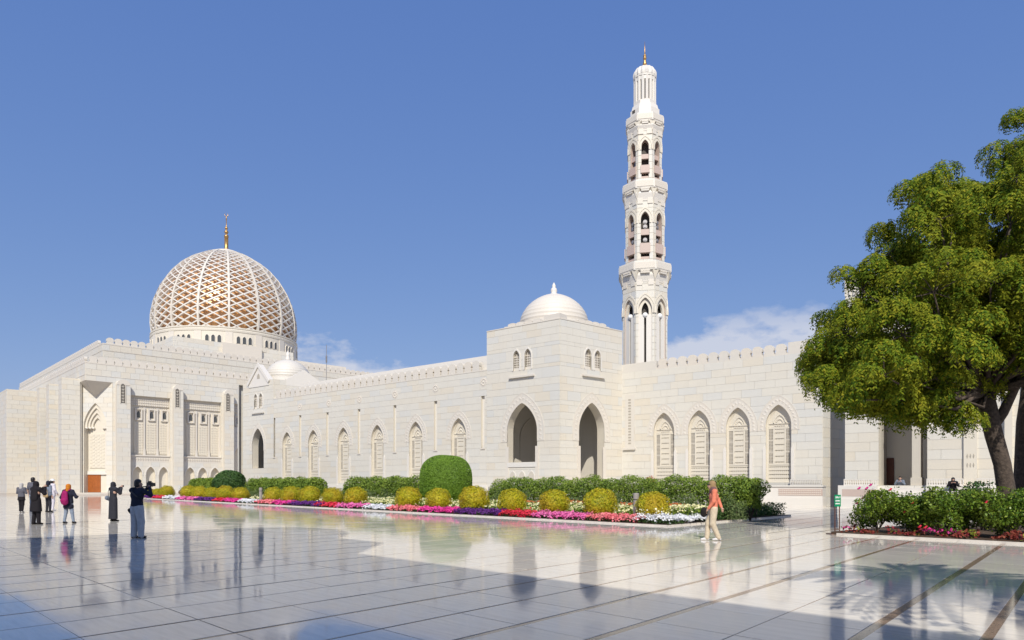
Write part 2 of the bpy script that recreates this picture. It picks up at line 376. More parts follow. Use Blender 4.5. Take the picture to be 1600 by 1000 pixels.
STONES = {}                                   # thing name -> list of stones waiting to be made
def clad(face, parent, s0, s1, z0, z1, ops=(), ch=0.55, bl=1.45, depth=0.6, th=0.04, gap=0.011, w=0.0, mat='marble_block', core='wall', reveal='marble_warm', back=True):
    """a wall face of coursed stone with real openings: stones proud of a core, jambs as deep as the wall"""
    nrow = max(1, round((z1-z0)/ch)); zs = [z0+(z1-z0)*i/nrow for i in range(nrow+1)]
    for br in sorted({round(v, 4) for o in ops for v in (o.z0, o.za) if z0+0.05 < v < z1-0.05}):
        i = min(range(1, len(zs)-1), key=lambda i: abs(zs[i]-br))
        zs[i] = br
    zs = sorted(zs)
    corev = MB(); lst = STONES.setdefault(parent.name, (parent, []))[1]
    for r in range(len(zs)-1):
        za, zb = zs[r], zs[r+1]
        if zb-za < 0.02: continue
        act = sorted([o for o in ops if o.z0 < zb-1e-3 and o.za > za+1e-3], key=lambda o: o.c)
        L = (lambda z: s0); Lc = True
        segs = []
        for o in act:
            segs.append((L, Lc, (lambda z, o=o: o.c-o.h(z)), isinstance(o, Rect))); L = (lambda z, o=o: o.c+o.h(z)); Lc = isinstance(o, Rect)
        segs.append((L, Lc, (lambda z: s1), True))
        for Lf, lc, Rf, rc in segs:
            zz = [za, zb] if (lc and rc) else [za+(zb-za)*i/4 for i in range(5)]
            lmax = max(Lf(z) for z in zz); rmin = min(Rf(z) for z in zz)
            if rmin-lmax < -0.5: continue
            off = (r % 2)*bl*0.5 + random.uniform(-0.12, 0.12)*bl
            js = [s0+off+k*bl for k in range(-1, int((s1-s0)/bl)+2)]
            js = [j for j in js if lmax+0.3 < j < rmin-0.3]
            edges = [(Lf, lc, True)] + [((lambda z, j=j: j), True, False) for j in js] + [(Rf, rc, True)]
            for (ea, ca, _), (eb, cb_, _) in zip(edges[:-1], edges[1:]):
                za2, zb2 = za+gap/2, zb-gap/2
                zq = [za2, zb2] if (ca and cb_) else [za2+(zb2-za2)*i/4 for i in range(5)]
                ga = gap/2 if ca else 0; gb = gap/2 if cb_ else 0
                poly = [(ea(z)+ga, z) for z in zq] + [(eb(z)-gb, z) for z in reversed(zq)]
                if max(p[0] for p in poly)-min(p[0] for p in poly) < 0.05: continue
                lst.append((face, poly, w, th, mat, ca and cb_))
                zc = zz
                pc = [(ea(z), z) for z in zc] + [(eb(z), z) for z in reversed(zc)]
                corev.add([(p[0], -w, p[1]) for p in pc], [tuple(range(len(pc)))])
    # ends, top and back of the wall
    if back: corev.add([(s0,-w,z0),(s0,-w+depth,z0),(s0,-w+depth,z1),(s0,-w,z1),(s1,-w,z0),(s1,-w+depth,z0),(s1,-w+depth,z1),(s1,-w,z1)], [(0,1,2,3),(4,7,6,5),(3,2,6,7)])
    corev.build(core, 'marble_core', parent, Mw=face.M())
    for o in ops:                                       # one jamb and soffit lining per opening
        rv = MB(); out = o.outline(); out = out + [out[0]]
        for a, b in zip(out[:-1], out[1:]):
            rv.add([(a[0],-w-th,a[1]),(b[0],-w-th,b[1]),(b[0],-w+depth,b[1]),(a[0],-w+depth,a[1])], [(0,1,2,3)])
        rv.build('reveal', reveal, parent, Mw=face.M())
_rect_cache = {}
def flush_stones(limit=300):
    for name, (parent, lst) in STONES.items():
        def dist(it):
            f, poly = it[0], it[1]; p = f.at(sum(q[0] for q in poly)/len(poly), 0, sum(q[1] for q in poly)/len(poly)); return p.length
        lst.sort(key=dist)
        for f, poly, w, th, mat, rect in lst[:limit]:
            s0 = min(p[0] for p in poly); zz0 = min(p[1] for p in poly); s1 = max(p[0] for p in poly); zz1 = max(p[1] for p in poly)
            key = (round(s1-s0, 3), round(zz1-zz0, 3), th, mat) if rect else None
            me = _rect_cache.get(key) if key else None
            if me is None:
                mb = MB().sprism([(p[0]-s0, p[1]-zz0) for p in poly], th, -0.01); me = mb.mesh('stone_block')
                me.materials.append(MATS[mat])
                if key: _rect_cache[key] = me
            link('stone_block', me, parent, f.M(s0, w, zz0))
        rest = lst[limit:]
        if rest:
            mb = MB()
            for f, poly, w, th, mat, rect in rest:
                Mw = f.M(0, w, 0)
                mb.prism([Mw @ Vector((p[0], -th, p[1])) for p in poly], [Mw @ Vector((p[0], 0.01, p[1])) for p in poly])
            mb.build('far_stone_blocks', rest[0][4], parent, kind='stuff')
    STONES.clear()

def merlon_mesh(w, h, t, name='merlon', mat='marble_trim'):
    pts = [(-w*0.5, 0), (-w*0.5, h*0.30), (-w*0.44, h*0.33), (-w*0.44, h*0.46), (-w*0.5, h*0.50), (-w*0.5, h*0.66)]
    pts += [(-w*0.5*math.cos(a)**0.8, h*0.66+h*0.34*math.sin(a)**1.1) for a in [math.pi/2*i/6 for i in range(1, 6)]]
    pts += [(0, h)]
    pts = pts + [(-x, z) for x, z in reversed(pts[:-1])]
    me = MB().sprism(pts, 0.0, -t).mesh(name); me.materials.append(MATS[mat]); return me
def merlon_row(face, parent, svals, z, w, me):
    for s in svals: link('merlon', me, parent, face.M(s, w, z))

# ================================================================== SETTING: ground, plaza
def quad_sheet(name, pts, z, mat, kind='structure', thick=None, label=None):
    mb = MB()
    if thick: mb.prism([(p[0], p[1], z) for p in pts], [(p[0], p[1], z-thick) for p in pts])
    else: mb.add([(p[0], p[1], z) for p in pts], [tuple(range(len(pts)))])
    return mb.build(name, mat, None, kind)
quad_sheet('ground', [(-1500, -1500), (1500, -1500), (1500, 1500), (-1500, 1500)], -0.06, 'sand_ground')
plaza = quad_sheet('plaza', [(-170, -60), (120, -60), (120, 210), (-170, 210)], -0.0045, 'granite', thick=0.03)
A_DIR = Vector((math.sin(R(40.5)), math.cos(R(40.5)))); B_DIR = Vector((-math.sin(R(45)), math.cos(R(45))))
def build_slabs():
    cutb = [0.87+1.03*k for k in range(-70, 110)]
    wid = {0: .11, 1: .12, 2: .02, 3: .12, 4: .10, 5: .05, 6: .08, 7: .06}
    LA = 1.2333
    cells = []
    for ib in range(-62, 100):
        b0 = 0.87+1.03*ib; b1 = b0+1.03
        g0 = wid.get(ib, .05 if ib % 2 else .03); g1 = wid.get(ib+1, .05 if (ib+1) % 2 else .03)
        for ia in range(-8, 95):
            a0 = 3.1+LA*(ia-1) if True else 0
            maj = 0.007 if (ia-1) % 3 == 0 else 0.003; maj1 = 0.007 if ia % 3 == 0 else 0.003
            c = A_DIR*(a0+LA/2) + B_DIR*((b0+b1)/2)
            if c.y < -6 or c.y > 112 or c.x < -95 or c.x > 60: continue
            cells.append((c, a0+maj-(a0+LA/2), a0+LA-maj1-(a0+LA/2), b0+g0/2-(b0+b1)/2, b1-g1/2-(b0+b1)/2))
    def inview(c): return c.y > 6.3 and abs(c.x) < 0.80*c.y+1.0
    vis = sorted([x for x in cells if inview(x[0])], key=lambda x: x[0].length)
    near = vis[:300]; ids = {id(x) for x in near}
    cache = {}
    def poly(a0, a1, b0, b1): return [A_DIR*a+B_DIR*b for a, b in ((a0, b0), (a1, b0), (a1, b1), (a0, b1))]
    for x in near:
        key = tuple(round(v, 3) for v in x[1:])
        if key not in cache:
            p = poly(*x[1:]); me = MB().prism([(q.x, q.y, 0) for q in p], [(q.x, q.y, -0.004) for q in p]).mesh('marble_slab')
            me.materials.append(MATS['polished_slab']); cache[key] = me
        link('marble_slab', cache[key], plaza, Matrix.Translation((x[0].x, x[0].y, random.uniform(-0.0005, 0.0005))) @ Matrix.Rotation(random.gauss(0, 0.0009), 4, 'X') @ Matrix.Rotation(random.gauss(0, 0.0009), 4, 'Y'))
    V = []; Q = []
    for x in cells:
        if id(x) in ids: continue
        n = len(V)
        for q in poly(*x[1:]): V.append((x[0].x+q.x, x[0].y+q.y, 0.0))
        Q.append((n, n+1, n+2, n+3))
    me = np_mesh('far_marble_slabs', np.array(V), np.array(Q)); me.materials.append(MATS['polished_slab'])
    link('far_marble_slabs', me, plaza, kind='stuff')
build_slabs()

# ================================================================== shared building pieces
def surround_mesh(ar, band=0.52, zlo=None, w0=0.04, w1=0.055, bumps=20):
    """carved stone band that follows a pointed arch (local to the arch's centre line)"""
    a = Arch(0, ar.hw, ar.z0, ar.zs, ar.za, ar.p, ar.q); mb = MB()
    zlo = zlo if zlo is not None else ar.zs-0.4
    i = a.outline(14, 0.07, zlo); o = a.outline(14, band, zlo)
    i2 = a.outline(14, 0.0, zlo)
    for k in range(len(i)-1):
        mb.sprism([i[k], i[k+1], o[k+1], o[k]], w1, 0.0)
        mb.sprism([i2[k], i2[k+1], i[k+1], i[k]], w1+0.02, 0.0)
        o2 = [(o[j][0]*1.0+(o[j][0]-i[j][0])*0.12, o[j][1]+(o[j][1]-i[j][1])*0.12) for j in (k, k+1)]
        mb.sprism([o[k], o[k+1], o2[1], o2[0]], w1+0.012, 0.0)
    # carved leaves along the band
    pts = [((i[k][0]+o[k][0])/2, (i[k][1]+o[k][1])/2) for k in range(len(i))]
    seg = [math.dist(pts[k], pts[k+1]) for k in range(len(pts)-1)]; tot = sum(seg)
    for b in range(bumps):
        d = tot*(b+0.5)/bumps; k = 0
        while d > seg[k]: d -= seg[k]; k += 1
        t = d/seg[k]; x = pts[k][0]+(pts[k+1][0]-pts[k][0])*t; z = pts[k][1]+(pts[k+1][1]-pts[k][1])*t
        r = band*0.30; c = [(x+r*math.cos(q)*(1.0 if j % 2 else 0.55), z+r*math.sin(q)*(1.0 if j % 2 else 0.55)) for j, q in enumerate([math.pi/4*j+0.3 for j in range(8)])]
        n0 = len(mb.v); mb.add([(p[0], -w1, p[1]) for p in c] + [(x, -w1-0.028, z)], [(j, (j+1) % 8, 8) for j in range(8)])
    return mb
def saw_row(mb, s0, s1, z, h, n, w0, w1):
    """a row of upright stone teeth that leaves triangular openings above them"""
    d = (s1-s0)/n
    for k in range(n):
        a = s0+k*d; mb.sprism([(a, z), (a+d, z), (a+d*0.5, z+h)], w0, w1)
def carved_window(face, parent, s, ar):
    """recessed carved stone window: backing toned as interior shade, frame, pierced screens, tympanum, surround; meshes shared by all windows"""
    key = 'cw'
    C = carved_window.cache
    if not C:
        a = Arch(0, ar.hw, ar.z0, ar.zs, ar.za, ar.p, ar.q)
        def mk(nm, mb, mat):
            me = mb.mesh(nm); me.materials.append(MATS[mat]); C[nm] = me
        W = -0.30
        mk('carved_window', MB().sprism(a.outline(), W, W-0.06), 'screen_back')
        fr = MB(); o = a.outline(14); i = Arch(0, ar.hw-0.08, ar.z0, ar.zs, ar.za-0.12, ar.p, ar.q).outline(14)
        for k in range(len(o)-1): fr.sprism([o[k], o[k+1], i[k+1], i[k]], -0.18, W)
        o2 = i; i2 = Arch(0, ar.hw-0.14, ar.z0, ar.zs, ar.za-0.21, ar.p, ar.q).outline(14)
        for k in range(len(o2)-1): fr.sprism([o2[k], o2[k+1], i2[k+1], i2[k]], -0.23, W)
        fr.sbox(-ar.hw, ar.hw, ar.z0, ar.z0+0.16, -0.18, W)
        mk('window_frame', fr, 'marble_warm')
        hi = ar.hw-0.14; z0 = ar.z0+0.16; zt = ar.zs-0.25                 # screens run from z0 to zt
        zm = z0+(zt-z0)*0.31                                              # top of the lower screen
        lo = MB(); lo.sbox(-hi, hi, z0, z0+0.05, -0.24, W)
        rows = 4; rh = (zm-z0-0.05)/rows
        for r in range(rows):
            z = z0+0.05+r*rh
            lo.sbox(-hi, hi, z+rh*0.42, z+rh, -0.25, W); saw_row(lo, -hi, hi, z, rh*0.40, 11, -0.25, W)
        lo.sbox(-hi, hi, zm-0.05, zm+0.05, -0.22, W)
        mk('lower_screen', lo, 'marble_warm')
        ci = hi*0.52; ce_ = MB()
        for sx in (-1, 1): ce_.sbox(sx*ci-0.06, sx*ci+0.06, zm+0.05, zt, -0.22, W)
        rows = 6; rh = (zt-zm-0.05)/rows
        for r in range(rows):
            z = zm+0.05+r*rh
            ce_.sbox(-ci+0.06, ci-0.06, z+rh*0.33, z+rh, -0.25, W); saw_row(ce_, -ci+0.06, ci-0.06, z, rh*0.31, 6, -0.25, W)
        mk('centre_screen', ce_, 'marble_warm')
        sd = MB(); x0, x1 = ci+0.06, hi
        for k in range(4): x = x0+(x1-x0)*k/3; sd.sbox(x-0.022, x+0.022, zm+0.05, zt, -0.24, W)
        n = 24
        for k in range(n+1):
            z = zm+0.05+(zt-zm-0.05)*k/n; hh = 0.05 if k in (8, 16) else 0.02
            sd.sbox(x0, x1, z-hh, z+hh, -0.23, W)
        mk('side_screen', sd, 'stone_relief')
        ty = MB(); a3 = Arch(0, hi, zt, ar.zs, ar.za-0.21, ar.p, ar.q)
        ty.sprism(a3.outline(12), W+0.03, W)
        ty.sbox(-hi, hi, zt-0.03, zt+0.06, -0.21, W); ty.sbox(-hi, hi, zt+0.34, zt+0.42, -0.21, W)
        saw_row(ty, -hi, hi, zt+0.07, 0.20, 10, -0.24, W)
        a4 = Arch(0, hi*0.62, zt+0.42, ar.zs+0.12, ar.za-0.62, ar.p, ar.q); oo = a4.outline(10); ii = Arch(0, hi*0.62-0.09, zt+0.42, ar.zs+0.12, ar.za-0.74, ar.p, ar.q).outline(10)
        for k in range(len(oo)-1): ty.sprism([oo[k], oo[k+1], ii[k+1], ii[k]], -0.21, W)
        for q in range(9):
            an = math.pi*(0.08+0.84*q/8); ty.sphere((0.34*hi*math.cos(an), -(W+0.03), ar.zs+0.02+0.42*math.sin(an)), 0.07, 6, 4)
        for q in range(5):
            an = math.pi*(0.12+0.76*q/4); ty.sphere((0.17*hi*math.cos(an), -(W+0.03), ar.zs+0.0+0.18*math.sin(an)), 0.055, 6, 4)
        ty.sbox(-hi*0.5, hi*0.5, ar.zs-0.06, ar.zs, -0.22, W)
        mk('tympanum', ty, 'marble_warm')
        jp = MB().sbox(-0.11, 0.11, 1.5, 4.15, 0.09, 0.0); jp.sprism([(-0.11, 4.15), (0.11, 4.15), (0.03, 4.35), (-0.03, 4.35)], 0.085, 0.0); mk('jamb_pier', jp, 'marble_white')
        me = surround_mesh(a).mesh('arch_surround'); me.materials.append(MATS['marble_trim']); C['arch_surround'] = me
    M = face.M(s)
    bk = link('carved_window', C['carved_window'], parent, M)
    for nm in ('window_frame', 'lower_screen', 'centre_screen', 'tympanum', 'arch_surround'): link(nm, C[nm], bk, M)
    link('side_screen', C['side_screen'], bk, M)
    for sx in (-1, 1): link('jamb_pier', C['jamb_pier'], bk, M @ Matrix.Translation((sx*(ar.hw+0.10), 0, 0)))
    link('side_screen', C['side_screen'], bk, M @ Matrix.Translation((-(ar.hw-0.14)*1.52-0.06, 0, 0)))
    return bk
carved_window.cache = {}
def twin_windows(face, parent, cs, hw, z0, za, zsill, wall=0.04):
    for c in cs:
        a = Arch(0, hw, z0, z0+(za-z0)*0.68, za)
        M = face.M(c)
        f = MB(); o = a.outline(8, 0.10); i = a.outline(8)
        for k in range(len(o)-1): f.sprism([o[k], o[k+1], i[k+1], i[k]], wall+0.05, -0.25)
        w = f.build('small_window', 'marble_white', parent, Mw=M)
        g = MB(); n = 7
        for k in range(1, n):
            z = z0+(za-z0)*0.8*k/n; g.sbox(-hw, hw, z-0.03, z+0.03, -0.12, -0.2)
        for k in range(1, 4): x = -hw+2*hw*k/4; g.sbox(x-0.025, x+0.025, z0, za-0.25, -0.13, -0.2)
        g.sbox(-hw, hw, z0, z0+0.25, -0.08, -0.2)
        g.build('window_grille', 'marble_trim', w, Mw=M)
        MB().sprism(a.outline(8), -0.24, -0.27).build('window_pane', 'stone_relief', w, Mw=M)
    s0, s1 = min(cs)-hw-0.35, max(cs)+hw+0.35
    MB().sbox(s0, s1, zsill-0.14, zsill, 0.22, 0).build('window_sill', 'marble_trim', parent, Mw=face.M())
def dome_prof(r, h, z0, n=14, pt=0.18):
    out = []
    for i in range(n+1):
        t = i/n; a = math.pi/2*t; out.append((r*math.cos(a)**0.92 if i < n else 0.02, z0+h*(math.sin(a)*(1-pt)+t*pt)))
    return out

# ================================================================== corner pavilion
K = Vector((3.70, 52.84)); dA = Vector((0.7826, -0.6225)); dR = Vector((0.777, 0.629))
FL = Face(K-dA*7.4, dA); FR_ = Face(K, dR)
def pavilion():
    p = thing('corner_pavilion', 'white marble corner pavilion with small smooth dome and two pointed arches beside the minaret', 'pavilion', (3.6, 57.4, 0))
    zt = 14.35
    sa = FL.sp(816.0); al = Arch(sa, 1.52, 3.35, 5.9, 8.1)
    sb = FR_.sp(924.0); ar = Arch(sb, 1.45, 1.6, 5.9, 8.1)
    tl = [FL.sp(807.3), FL.sp(825.2)]; tr = [FR_.sp(918.5), FR_.sp(933)]
    smallL = [Arch(c, 0.33, 10.75, 11.85, 12.4) for c in tl]; smallR = [Arch(c, 0.36, 10.75, 11.85, 12.4) for c in tr]
    slot = Rect(FR_.sp(966.0), 0.42, 4.4, 8.9)
    clad(FL, p, 0, 7.4, 0, zt, [al]+smallL, depth=0.75)
    clad(FR_, p, 0, 7.1, 0, zt, [ar]+smallR, depth=0.75)
    twin_windows(FL, p, tl, 0.33, 10.75, 12.4, 10.3); twin_windows(FR_, p, tr, 0.36, 10.75, 12.4, 10.3)
    for fc, a, c in ((FL, al, sa), (FR_, ar, sb)):
        surround_mesh(Arch(0, a.hw, a.z0, a.zs, a.za), 0.62, a.zs-0.9, bumps=24).build('arch_surround', 'marble_trim', p, Mw=fc.M(c))
        for sx in (-1, 1):                                                 # the jambs step in below the spring
            jb = MB().sbox(sx*a.hw-0.16, sx*a.hw+0.16, a.z0-1.4, 4.6, 0.09, 0)
            jb.build('jamb_pier', 'marble_trim', p, Mw=fc.M(c))
    # parapet panel with three small niches under the left arch
    pn = [Arch(sa+x, 0.27, 1.8, 2.25, 2.6) for x in (-0.95, 0, 0.95)]
    g = MB()
    for a in pn: g.sprism([(q[0]-sa, q[1]) for q in a.outline(8, 0.06)], 0.075, 0.0)
    g.sbox(-1.5, 1.5, 2.95, 3.3, 0.10, 0)
    g.build('niche_panel', 'marble_white', p, Mw=FL.M(sa))
    for a in pn: MB().sprism([(q[0]-sa, q[1]) for q in a.outline(8)], 0.08, 0.05).build('niche_recess', 'stone_relief', p, Mw=FL.M(sa))
    # room behind the arches: back walls, floor, ceiling
    FB1 = Face(FL.at(0, -7.1).xy, dA); FB2 = Face(FR_.at(0, -7.4).xy, dR)
    rm = MB(); rm.sbox(0, 7.4, 0, zt, 0, -0.4); rm.build('rear_wall', 'marble_core', p, Mw=FB1.M())
    rm = MB(); a2 = Arch(3.4, 1.3, 1.6, 5.6, 7.4)
    rm.sbox(0, 7.1, 0, zt, 0, -0.4); rm.build('rear_wall', 'marble_core', p, Mw=FB2.M())
    MB().sprism(a2.outline(), 0.06, 0.0).build('inner_arch', 'stone_relief', p, Mw=FB2.M())
    rm = MB(); rm.sbox(0.1, 7.3, 1.3, 1.5, -0.3, -7.0); rm.build('pavilion_floor', 'marble_trim', p, Mw=FL.M())
    rm = MB(); rm.sbox(0.0, 7.4, 13.75, 13.95, -0.05, -7.1); rm.build('roof', 'marble_trim', p, Mw=FL.M())
    # red timber grille low in the right arch
    g = MB()
    for k in range(5): g.sbox(-0.36+0.17*k, -0.32+0.17*k, 1.5, 2.95, -0.02, -0.08)
    for k in range(6): g.sbox(-0.38, 0.40, 1.5+0.27*k, 1.54+0.27*k, -0.02, -0.08)
    g.sbox(-0.38, 0.40, 1.5, 2.95, -0.09, -0.11)
    sx = FR_.sp(918.0, -5.0); gr = g.build('timber_grille', 'wood', p, Mw=FR_.M(sx, -5.0))
    g = MB(); g.sbox(-1.6, 1.6, 2.95, 3.5, 0.1, -0.2); g.sbox(-1.6, -0.45, 1.4, 2.95, 0.05, -0.2); g.sbox(0.48, 0.9, 1.4, 2.95, 0.05, -0.2); g.sbox(-0.45, 0.48, 1.4, 1.5, 0.05, -0.2)
    g.build('grille_surround', 'marble_white', p, Mw=FR_.M(sx, -5.05))
    # parapet crest
    me = merlon_mesh(0.80, 0.34, 0.5)
    for fc, lo, hi, n in ((FL, 2.2, 5.6, 4), (FR_, 2.0, 5.2, 4)):
        merlon_row(fc, p, [lo+(hi-lo)*(k+0.5)/n for k in range(n)], zt, -0.02, me)
        MB().sbox(lo-0.3, hi+0.3, zt, zt+0.12, 0.05, -0.6).build('crest_base', 'marble_trim', p, Mw=fc.M())
    mb = MB().sbox(5.9, 7.4, zt, zt+0.45, 0.03, -1.0); mb.build('corner_block', 'marble_trim', p, Mw=FL.M())
    for c in (FL, FR_): MB().sbox(0, 7.4 if c is FL else 7.1, zt-0.02, zt+0.05, 0.07, -0.5).build('coping', 'marble_trim', p, Mw=c.M())
    # dome
    cx, cy = 3.52, 57.5
    d = MB().lathe([(2.95, 13.9), (2.95, 14.75), (2.9, 14.8)] , 48, (cx, cy)).build('drum', 'marble_trim', p)
    pr = []
    base = dome_prof(2.92, 2.8, 14.75, 22, 0.3)
    for i, (r, z) in enumerate(base):
        pr.append((r, z))
        if i % 2 == 1 and i < 20: pr.append((r-0.06, z+0.01))
    dm = MB().lathe(pr, 56, (cx, cy)).build('dome', 'marble_trim', p)
    fin = [(0.32, 17.35), (0.36, 17.5), (0.22, 17.62), (0.28, 17.75), (0.25, 17.95), (0.13, 18.1), (0.17, 18.2), (0.11, 18.33), (0.02, 18.5)]
    MB().lathe(fin, 14, (cx, cy)).build('finial', 'marble_white', dm, smooth=True)
    return p
pavilion()

# ================================================================== gallery wall left of the pavilion
FA = Face(FL.O-dA*38.0, dA)
WIN = Arch(0, 0.90, 1.7, 5.85, 7.3)
def gallery_left():
    g = thing('gallery_wall', 'long white marble gallery wall of six carved windows between the two domed pavilions', 'wall', FA.at(20))
    s0 = FA.sp(428.0); s1 = 38.0
    ws = [FA.sp(x) for x in (449, 490, 537, 590, 650, 717)]
    sl = [FA.sp(x) for x in (429, 469.5, 512, 561.5, 617.5, 681, 755)]
    ops = [Arch(c, WIN.hw, WIN.z0, WIN.zs, WIN.za) for c in ws] + [Rect(c, 0.2, 4.6, 9.0) for c in sl]
    clad(FA, g, s0, s1, 0, 11.2, ops, ch=0.56, bl=1.5, depth=0.6)
    for c in ws: carved_window(FA, g, c, WIN)
    for c in sl:
        MB().sbox(-0.2, 0.2, 4.6, 9.0, -0.16, -0.2).build('slot_back', 'marble_white', g, Mw=FA.M(c))  # whiter marble puts the sunlit look of the slot into its colour
        m = MB().sbox(-0.24, 0.24, 4.50, 4.6, 0.10, -0.3); m.build('slot_sill', 'marble_trim', g, Mw=FA.M(c))
    # rosettes
    mb = MB()
    for k in range(12):
        a = 2*math.pi*k/12; mb.sphere((0.26*math.cos(a), -0.045, 0.26*math.sin(a)), 0.06, 6, 4)
    mb.sphere((0, -0.045, 0), 0.08, 8, 5)
    pts = [(0.40*math.cos(2*math.pi*k/20), 0.40*math.sin(2*math.pi*k/20)) for k in range(20)]
    mb.sprism(pts, 0.05, 0.0); me = mb.mesh('rosette'); me.materials.append(MATS['marble_trim'])
    for px, py in ((756, 597), (681, 607), (617.5, 616.5), (562, 624), (514, 630), (469, 636)):
        link('rosette', me, g, FA.M(FA.sp(px), 0, FA.zp(px, py)))
    # crest of merlons and the wall behind it
    me = merlon_mesh(0.80, 0.86, 0.32); n = int((s1-s0-1.0)/0.92)
    merlon_row(FA, g, [s0+0.9+0.92*k for k in range(n)], 11.2, 0.03, me)
    mb = MB().sprism([(s0+2.2, 11.15), (s1, 11.15), (s1, 12.5), (s0+6.0, 12.5), (s0+3.6, 12.1)], -0.55, -1.1); mb.build('parapet', 'marble_white', g, Mw=FA.M())
    MB().sbox(s0, s1, 11.1, 11.18, 0.06, -0.55).build('coping', 'marble_trim', g, Mw=FA.M())
    MB().sbox(s0, s1, 10.6, 11.1, -0.5, -7.0).build('roof', 'marble_core', g, Mw=FA.M())
    mb = MB().sbox(s0, s1, 0, 0.75, 0.35, 0); mb.sbox(s0, s1, 0.75, 1.5, 0.16, 0); mb.build('plinth', 'marble_white', g, Mw=FA.M())
gallery_left()

# ================================================================== far pavilion at the left end of the gallery
def far_pavilion():
    p = thing('far_pavilion', 'smaller looking marble pavilion with gable and white dome against the great hall', 'pavilion', FA.at(3))
    w1 = FA.sp(428.0); zt = 13.4
    ac = FA.sp(403.5); aw = Arch(ac, (FA.sp(412.5)-FA.sp(394.5))/2, 3.4, 6.0, 8.0)
    tw = [FA.sp(400.2), FA.sp(408.2)]
    sm = [Arch(c, 0.36, 10.3, 11.5, 12.0) for c in tw]
    clad(FA, p, 0, w1, 0, zt, [aw]+sm, depth=0.75)
    twin_windows(FA, p, tw, 0.36, 10.3, 12.0, 9.85)
    FE = Face(FA.at(w1).xy, dR)                              # short return above the gallery roof
    clad(FE, p, 0.0, 7.0, 11.0, zt, [], depth=0.5)
    FW = Face((FA.at(0, -7.0)).xy, -dR); clad(FW, p, 0, 7.0, 0, zt, [], depth=0.5)
    surround_mesh(Arch(0, aw.hw, aw.z0, aw.zs, aw.za), 0.45, aw.zs-0.6, bumps=18).build('arch_surround', 'marble_trim', p, Mw=FA.M(ac))
    MB().sbox(0.2, w1-0.2, 0, zt, -6.8, -7.1).build('rear_wall', 'marble_core', p, Mw=FA.M())
    MB().sbox(0.5, w1-0.3, 0, zt, -3.6, -3.8).build('inner_wall', 'opening_shade', p, Mw=FA.M())
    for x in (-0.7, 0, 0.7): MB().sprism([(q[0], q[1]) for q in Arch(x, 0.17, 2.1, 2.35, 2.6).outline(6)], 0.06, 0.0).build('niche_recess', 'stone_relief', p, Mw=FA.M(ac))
    MB().sbox(-0.05, w1+0.05, 12.95, 13.15, 0.0, -7.0).build('roof', 'marble_trim', p, Mw=FA.M())
    # gables on the parapet
    c = FA.sp(405.0); mb = MB()
    mb.sprism([(c-2.1, zt-0.6), (c-2.1, zt+0.1), (c, zt+2.0), (c+2.1, zt+0.1), (c+2.1, zt-0.6)], 0.10, -0.5)
    mb.sprism([(c-2.3, zt-0.1), (c-2.1, zt-0.35), (c, zt+1.65), (c+2.1, zt-0.35), (c+2.3, zt-0.1), (c, zt+2.15)], 0.22, 0.08)
    mb.build('gable', 'marble_white', p, Mw=FA.M())
    m = MB(); m.sprism(Arch(c, 0.28, zt+0.3, zt+0.5, zt+0.9).outline(6), 0.115, 0.09); m.build('gable_niche', 'screen_back', p, Mw=FA.M())
    c2 = 3.5; mb = MB(); mb.sprism([(c2-2.1, zt-0.6), (c2-2.1, zt+0.1), (c2, zt+1.4), (c2+2.1, zt+0.1), (c2+2.1, zt-0.6)], 0.05, -0.4); mb.build('gable', 'marble_white', p, Mw=FE.M())
    cc = FA.at(w1/2, -3.9)
    MB().lathe([(2.75, 13.1), (2.75, 14.0)], 44, (cc.x, cc.y)).build('drum', 'marble_white', p)
    pr = []
    for i, (r, z) in enumerate(dome_prof(2.7, 2.5, 14.0, 22, 0.2)):
        pr.append((r, z))
        if i % 2 == 1 and i < 20: pr.append((r-0.06, z+0.015))
    d = MB().lathe(pr, 48, (cc.x, cc.y)).build('dome', 'marble_trim', p)
    MB().lathe([(0.3, 16.4), (0.34, 16.6), (0.2, 16.75), (0.26, 16.95), (0.22, 17.2), (0.1, 17.4), (0.02, 17.6)], 12, (cc.x, cc.y)).build('finial', 'marble_white', d, smooth=True)
far_pavilion()

